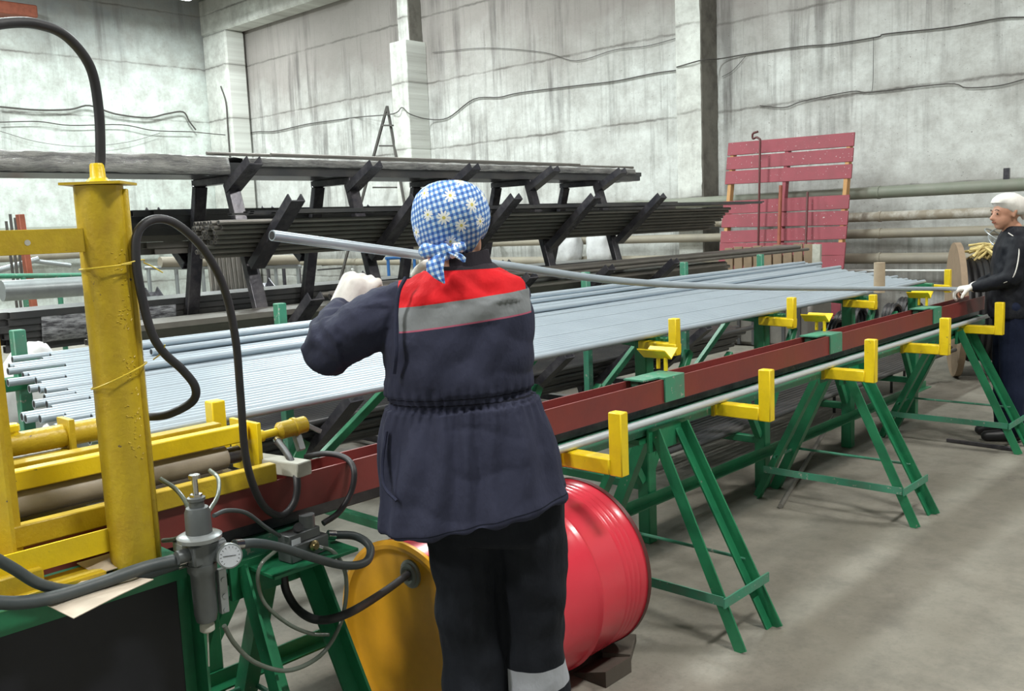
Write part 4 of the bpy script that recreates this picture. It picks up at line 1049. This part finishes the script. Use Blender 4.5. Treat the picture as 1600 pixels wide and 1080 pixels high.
jk=MB()
torso(jk,[(.858,.012,0,.216,.165),(.870,.012,0,.221,.168),(.90,.008,0,.214,.163),(1.0,.003,0,.202,.150),(1.08,-.004,0,.182,.135),(1.128,-.006,0,.166,.122),(1.17,-.004,0,.168,.124),(1.26,.0,0,.166,.122),(1.32,.004,0,.164,.112),(1.36,.008,0,.152,.098),(1.385,.012,0,.128,.084),(1.405,.018,.0,.09,.07),(1.422,.023,.004,.06,.058)],tilt=.17)
jk.limb([((-.115,.0,1.338),.056),((-.20,.0,1.300),.064),((-.292,.02,1.246),.064)]).limb([((-.292,.02,1.246),.064),((-.29,.11,1.275),.056),((-.285,.185,1.302),.044)])
jk.limb([((.110,.0,1.338),.050),((.125,.09,1.29),.052),((.135,.15,1.262),.050)]).limb([((.135,.15,1.262),.050),((.07,.28,1.335),.045),((.01,.37,1.395),.040)])
navy=(.025,.028,.052)
mj=cloth('navy twill jacket',navy,.8,[
    (torso_band(1.349,1.60,.10,-.128,.150),(.62,.012,.018)),
    (torso_band(1.300,1.349,.10,-.128,.160),(.20,.215,.225)),
    (torso_band(1.2965,1.300,.10,-.128,.160),(.40,.10,.16)),
    (torso_band(1.412,1.60,0,-.1,.15),(.03,.025,.032)),
    (torso_band(1.124,1.127,.02,-.17,.17),(.006,.007,.015)),(torso_band(1.138,1.140,.02,-.17,.17),(.006,.007,.015)),
    (xlimit(band(.868,.871,.17),-.3,.3),(.008,.01,.02)),
    ])
J=remesh(jk,'jacket',mj,P1,.0055,4,jdisp)
J['label']='navy work jacket with red yoke and grey reflective stripe'
MB_=MB()
# stand collar
R=[]
for (z,rx,ry) in ((1.408,.062,.062),(1.428,.055,.056),(1.447,.052,.054),(1.447,.046,.048),(1.42,.046,.048)):
    R.append([Vector((.022+rx*math.cos(2*PI*j/32),.0+ry*math.sin(2*PI*j/32),z+.006*math.cos(2*PI*j/32))) for j in range(32)])
def loc_build(mb,name,m,parent,smooth=60):
    me=bpy.data.meshes.new(name); me.from_pydata(mb.v,[],mb.f); me.materials.append(m)
    bm=bmesh.new(); bm.from_mesh(me); bmesh.ops.recalc_face_normals(bm,faces=bm.faces); bm.to_mesh(me); bm.free()
    me.polygons.foreach_set('use_smooth',[True]*len(me.polygons)); me.set_sharp_from_angle(angle=math.radians(smooth))
    o=bpy.data.objects.new(name,me); COL.objects.link(o); o.parent=parent; return o
C1=loc_build(MB().rings(R,cap=False),'collar',cloth('dark collar',(.02,.018,.024)),J)
# armhole seam, pocket opening and cuffs as raised trims
mp=cloth('navy piping',(.02,.023,.045))
loc_build(MB().sweep([(-.108,-.070,1.402),(-.124,-.086,1.37),(-.132,-.100,1.31),(-.134,-.108,1.25),(-.142,-.10,1.20)],.0045,6),'armhole_seam',mp,J)
loc_build(MB().sweep([(-.168,-.075,1.07),(-.180,-.088,1.0),(-.176,-.105,.955),(-.150,-.130,.93)],.004,6),'pocket_edge',mp,J)

tr=MB()
for hx,kx,fx_ in ((-.02,-.003,.0),(.138,.144,.15)):
    tr.limb([((hx,.0,.87),.088),((kx,.01,.50),.072),((fx_,.0,.10),.066)])
torso(tr,[(.80,.06,0,.150,.10),(.90,.05,0,.155,.11),(.98,.03,0,.14,.105)])
def tdisp(co,no):
    x,y,z=co; return no*(.012*noise.noise(Vector((x*8,y*8,z*6)))+.008*noise.noise(Vector((x*16+z*8,y*16,z*14))))
mt=cloth('charcoal work trousers',(.009,.011,.016),.85,[(xlimit(band(.422,.478,.05),.075,.4),(.36,.38,.42)),(xlimit(band(.368,.424,.0),-.4,.069),(.36,.38,.42))])
T=remesh(tr,'trousers',mt,P1,.006,4,tdisp); T['label']='charcoal trousers with reflective bands at the shins'
for s,fx_ in ((0,.0),(1,.15)):
    sb=MB().limb([((fx_,-.03,.05),.045),((fx_,.05,.04),.040),((fx_,.14,.035),.034)])
    remesh(sb,'shoe',M['shoe'],P1,.008,2,lambda co,no:Vector((0,0,max(0,.002-co.z))))
for a in (0,1):
    g=MB()
    if a==0: hand(g,(-.285,.195,1.305),(.42,.42,.70),(.15,.95,-.35),-1,1.28,1.25); g.capsule((-.275,.205,1.325),(-.25,.225,1.365),.036,.034); g.capsule((-.289,.165,1.29),(-.285,.20,1.308),.040,.036)
    else: hand(g,(-.01,.395,1.405),(-.35,.62,.30),(0,.1,-1),1,1.12,1.2); g.capsule((.01,.37,1.392),(-.01,.40,1.407),.036,.032)
    G=remesh(g,'work_glove',M['white_cloth'],P1,.0045,2); 
# headscarf with daisies
def gingham():
    m,N,L,B=mat('blue gingham with daisies'); tc=N.new('ShaderNodeTexCoord').outputs['UV']
    dn=N.new('ShaderNodeTexNoise'); dn.inputs['Scale'].default_value=14; L.new(tc,dn.inputs['Vector'])
    sc=N.new('ShaderNodeVectorMath'); sc.operation='SCALE'; sc.inputs['Scale'].default_value=.006; L.new(dn.outputs['Color'],sc.inputs[0])
    ad=N.new('ShaderNodeVectorMath'); ad.operation='ADD'; L.new(tc,ad.inputs[0]); L.new(sc.outputs[0],ad.inputs[1])
    sp=N.new('ShaderNodeSeparateXYZ'); L.new(ad.outputs[0],sp.inputs[0]); u,v=sp.outputs[0],sp.outputs[1]
    # weave set slightly on the skew
    uu=math_(N,L,'ADD',u,math_(N,L,'MULTIPLY',v,.25)); vv=math_(N,L,'ADD',v,math_(N,L,'MULTIPLY',u,-.25))
    st=lambda x:ramp(N,L,math_(N,L,'SINE',math_(N,L,'MULTIPLY',x,2*PI/.0125)),[(.42,0),(.58,1)])
    def st(x):
        s=math_(N,L,'SINE',math_(N,L,'MULTIPLY',x,2*PI/.0125)); return ramp(N,L,math_(N,L,'MULTIPLY_ADD',s,.5,.5),[(.42,0),(.58,1)])
    a,b=st(uu),st(vv); sm=math_(N,L,'MULTIPLY',math_(N,L,'ADD',a,b),.5)
    col=ramp(N,L,sm,[(0,(.66,.76,.84)),(.5,(.16,.33,.66)),(1,(.045,.12,.42))])
    for (du,dv,r) in DAISY:
        x=math_(N,L,'SUBTRACT',u,du); y=math_(N,L,'SUBTRACT',v,dv)
        rr=math_(N,L,'SQRT',math_(N,L,'ADD',math_(N,L,'MULTIPLY',x,x),math_(N,L,'MULTIPLY',y,y)))
        th=math_(N,L,'ARCTAN2',y,x)
        pet=math_(N,L,'ABSOLUTE',math_(N,L,'COSINE',math_(N,L,'MULTIPLY',th,5.0)))
        lim=math_(N,L,'MULTIPLY_ADD',pet,r*.62,r*.38)
        col=mix(N,L,math_(N,L,'LESS_THAN',rr,lim),col,(.82,.84,.82))
        col=mix(N,L,math_(N,L,'LESS_THAN',rr,r*.24),col,(.62,.55,.12))
    L.new(col,B.inputs['Base Color']); B.inputs['Roughness'].default_value=.85
    return m
DAISY=[(.004,.082,.014),(.052,.062,.015),(-.012,.038,.015),(.026,.020,.014),(-.048,.045,.012),(.006,-.012,.013),(.075,.028,.013),(-.06,.09,.013),(.03,.115,.013),(-.09,.01,.013),(.10,.08,.013),(.0,-.05,.011)]
mg=gingham()
HY=math.radians(-14)
def scarf():
    rows=[(1.6045,.012,0),(1.603,.026,0),(1.598,.044,0),(1.589,.059,0),(1.576,.0715,0),(1.560,.080,0),(1.542,.0845,0),(1.524,.0850,0),(1.507,.0825,-.001),(1.491,.078,-.003),(1.477,.071,-.005),(1.465,.064,-.007),(1.455,.057,-.009),(1.446,.050,-.010)]
    n=96; vs=[];uv=[];fs=[]
    Rz=Matrix.Rotation(math.radians(-32),3,'Z')
    for i,(z,r,off) in enumerate(rows):
        for j in range(n):
            a=2*PI*j/n; d=Vector((math.cos(a),math.sin(a),0))
            k=Vector((off-.006,.012,0))
            fold=.0022*math.sin(a*9+z*60)*max(0,(1.53-z)/.08)*(.5+.5*max(0,-math.sin(a)))+.0028*noise.noise(Vector((d.x*3,d.y*3,z*28)))
            p=Vector((d.x*(r+fold),d.y*(r*1.14+fold),0))+k; p.z=z
            # pull towards the knot
            vs.append(p)
            back=math.atan2(d.x,-d.y)   # 0 straight behind
            arc=(back*r*1.05 if r>.05 else back*r)
            uv.append((arc,(z-1.49)+( .0 if r>.07 else (.0))))
    Fd=Rz@Vector((0,1,0))
    for i in range(len(rows)-1):
        for j in range(n):
            z=(rows[i][0]+rows[i+1][0])/2; a=2*PI*(j+.5)/n; d=Vector((math.cos(a),math.sin(a),0))
            c=d.dot(Fd)
            if z<1.565 and c>.62+ (z-1.50)*1.5: continue
            if z<1.474 and c>.10: continue
            fs.append((i*n+j,i*n+(j+1)%n,(i+1)*n+(j+1)%n,(i+1)*n+j))
    fs.append(tuple(range(n)))
    me=bpy.data.meshes.new('headscarf'); me.from_pydata(vs,[],fs); me.materials.append(mg)
    ul=me.uv_layers.new(name='cloth')
    for lp in me.loops: ul.data[lp.index].uv=uv[lp.vertex_index]
    # seam: keep the wrap-round faces in front of the head
    me.polygons.foreach_set('use_smooth',[True]*len(me.polygons))
    o=bpy.data.objects.new('headscarf',me); COL.objects.link(o); o.parent=P1
    s=o.modifiers.new('t','SOLIDIFY'); s.thickness=.0025; s.offset=-1
    return o
SC=scarf(); SC['label']='blue and white gingham headscarf printed with daisies'
def uvmesh(o,sx=1,dz=0):
    me=o.data; ul=me.uv_layers.new(name='cloth')
    for lp in me.loops:
        c=me.vertices[lp.vertex_index].co; ul.data[lp.index].uv=(c.x*sx,c.z-1.49)
kn=MB()
kc=Vector((-.026,-.088,1.452))
kn.capsule(kc+Vector((-.020,0,.004)),kc+Vector((.022,0,-.002)),.013,.012)
kn.capsule(kc+Vector((.0,-.004,.006)),kc+Vector((.0,-.004,-.008)),.015,.013)
kn.capsule(kc+Vector((-.034,.014,.004)),kc+Vector((-.012,0,0)),.017,.012); kn.capsule(kc+Vector((.036,.020,.010)),kc+Vector((.012,0,0)),.013,.010)
K=remesh(kn,'knot',mg,SC,.0035,2,lambda co,no:no*.004*noise.noise(co*70)); uvmesh(K)
def tail(pts,widths,seed):
    mb=MB(); R=[]; m=len(pts)
    for i,(p,wd) in enumerate(zip(pts,widths)):
        p=Vector(p); row=[]
        for j in range(9):
            t=j/8-.5; row.append(p+Vector((t*wd,-.006*math.cos(t*9+seed+i*.5)*min(1,wd*30),t*wd*.15)))
        for j in range(8,-1,-1):
            t=j/8-.5; row.append(p+Vector((t*wd,-.006*math.cos(t*9+seed+i*.5)*min(1,wd*30)+.002,t*wd*.15)))
        R.append(row)
    return mb.rings(R)
for nm,pts,wd,sd in (('tail',[(-.030,-.100,1.452),(-.042,-.112,1.435),(-.044,-.118,1.418),(-.036,-.120,1.402),(-.026,-.120,1.388)],[.022,.040,.036,.022,.004],0),
                  ('tail',[(-.012,-.100,1.452),(.004,-.108,1.446),(.014,-.110,1.438),(.018,-.110,1.430)],[.014,.020,.016,.005],2)):
    t=loc_build(tail(pts,wd,sd),nm,mg,SC); uvmesh(t)
# eyes, brows, lips of the face (turned away from the camera)
fc=MB(); Rz=Matrix.Rotation(math.radians(-32),3,'Z'); hc=Vector((-.006,.022,1.497))
def face_bits(P,hc,yaw,k):
    Rz=Matrix.Rotation(yaw,3,'Z'); g=lambda x,y,z:hc+Rz@Vector((x,y,z))*k
    for s in (-1,1):
        loc_build(MB().ball(g(s*.030,.082,.001),.0075*k,12),'eye',M['hair'],P)
        loc_build(MB().sweep([g(s*.018,.094,.024),g(s*.032,.091,.028),g(s*.046,.082,.022)],.0028*k,6),'eyebrow',M['hair'],P)
    loc_build(MB().sweep([g(-.020,.086,-.056),g(0,.093,-.054),g(.020,.086,-.056)],.0045*k,6),'lips',M['rust'],P)
face_bits(P1,hc,math.radians(-32),.92)

# --- worker at the far end
F2=Vector((6.50,1.72,0)); A2=math.radians(118-90)
b2=MB(); head(b2,(-.02,.05,1.455),math.radians(20),.95)
b2.limb([((-.01,.0,1.36),.045),((0,-.02,1.22),.07),((0,-.02,1.05),.11),((0,0,.90),.12)])
b2.limb([((-.12,.0,1.25),.04),((-.19,.05,1.06),.03),((-.10,.245,1.0),.026)])
b2.limb([((.12,.0,1.25),.04),((.20,.02,1.05),.03),((.10,.20,.99),.026)])
for s in (-1,1):
    b2.limb([((s*.085,0,.88),.085),((s*.09,.01,.46),.055),((s*.09,0,.09),.036)]); b2.limb([((s*.09,-.02,.04),.03),((s*.09,.13,.03),.026)])
hand(b2,(-.10,.245,1.0),(.1,.95,-.15),(0,0,-1),1,.95,1.1); hand(b2,(.10,.20,.99),(-.2,.9,-.1),(0,0,-1),-1,.95,1.1)
P2=remesh(b2,'person',M['skin'],None,.008,3); P2.location=F2; P2.rotation_euler=(0,0,A2)
tag(P2,'person in black tracksuit top and white cap at the far end of the rail','person')
face_bits(P2,Vector((-.02,.05,1.455)),math.radians(20),.95)
j2=MB(); torso(j2,[(.80,0,-.005,.185,.145),(.95,0,-.005,.18,.14),(1.10,0,-.01,.17,.13),(1.25,0,-.01,.18,.12),(1.31,0,-.005,.155,.09),(1.345,0,0,.09,.07),(1.37,0,.0,.065,.062)],tilt=0)
j2.limb([((-.135,.0,1.27),.062),((-.19,.05,1.06),.056),((-.11,.225,1.0),.040)]).limb([((.135,.0,1.27),.062),((.20,.02,1.05),.056),((.11,.18,.99),.040)])
J2=remesh(j2,'jacket',cloth('black tracksuit',(.006,.007,.011),.6),P2,.008,4,lambda co,no:no*(.008*noise.noise(co*9)+.005*noise.noise(co*22)))
mb=MB()
mb.sweep([(-.10,.055,1.335),(-.165,.02,1.29),(-.215,.02,1.20),(-.245,.055,1.07),(-.20,.12,1.02)],.0035,6)
mb.sweep([(.0,-.145,1.30),(.06,-.15,1.20),(.08,-.15,1.05)],.0035,6)
loc_build(mb,'white_piping',M['white_cloth'],J2)
t2=MB()
for s in (-1,1): t2.limb([((s*.085,0,.87),.098),((s*.09,.01,.50),.078),((s*.09,0,.09),.072)])
torso(t2,[(.78,0,0,.16,.12),(.92,0,0,.165,.13)])
remesh(t2,'trousers',cloth('dark navy trousers',(.006,.010,.028),.8),P2,.009,4,lambda co,no:no*(.008*noise.noise(co*8)))
for s in (-1,1):
    remesh(MB().limb([((s*.09,-.03,.05),.045),((s*.09,.15,.035),.034)]),'shoe',M['shoe'],P2,.009,2,lambda co,no:Vector((0,0,max(0,.002-co.z))))
for (w_,d_,sd) in (((-.10,.245,1.0),(.1,.95,-.15),1),((.10,.20,.99),(-.2,.9,-.1),-1)):
    g=MB(); hand(g,w_,d_,(0,0,-1),sd,1.12,1.0); g.capsule(Vector(w_)-Vector(d_)*.03,w_,.036,.032); remesh(g,'work_glove',M['white_cloth'],P2,.006,1)
# white cap: gathered scarf
cp=MB(); Rz=Matrix.Rotation(math.radians(20),3,'Z'); cc=Vector((-.02,.05,1.455))
R=[]
for (z,r,o_) in ((-.02,.068,-.030),(.0,.078,-.022),(.03,.086,-.014),(.06,.086,-.01),(.085,.076,-.008),(.105,.056,-.006),(.118,.030,-.006),(.121,.008,-.006)):
    R.append([cc+Rz@Vector((r*1.06*math.cos(2*PI*j/36)*(1+.04*math.sin(j*2.1+z*40)),o_+r*1.2*math.sin(2*PI*j/36)*(1+.04*math.sin(j*1.7+z*30)),z+.010+.036*max(0,math.sin(2*PI*j/36))*(1 if z<.05 else 0))) for j in range(36)])
cp.rings(R)
cap=loc_build(cp,'white_cap',M['white_cloth'],P2,80)
kk=MB().limb([(cc+Rz@Vector((.0,-.10,.01)),.022),(cc+Rz@Vector((.0,-.115,-.03)),.014)])
loc_build(kk,'cap_knot',M['white_cloth'],cap)
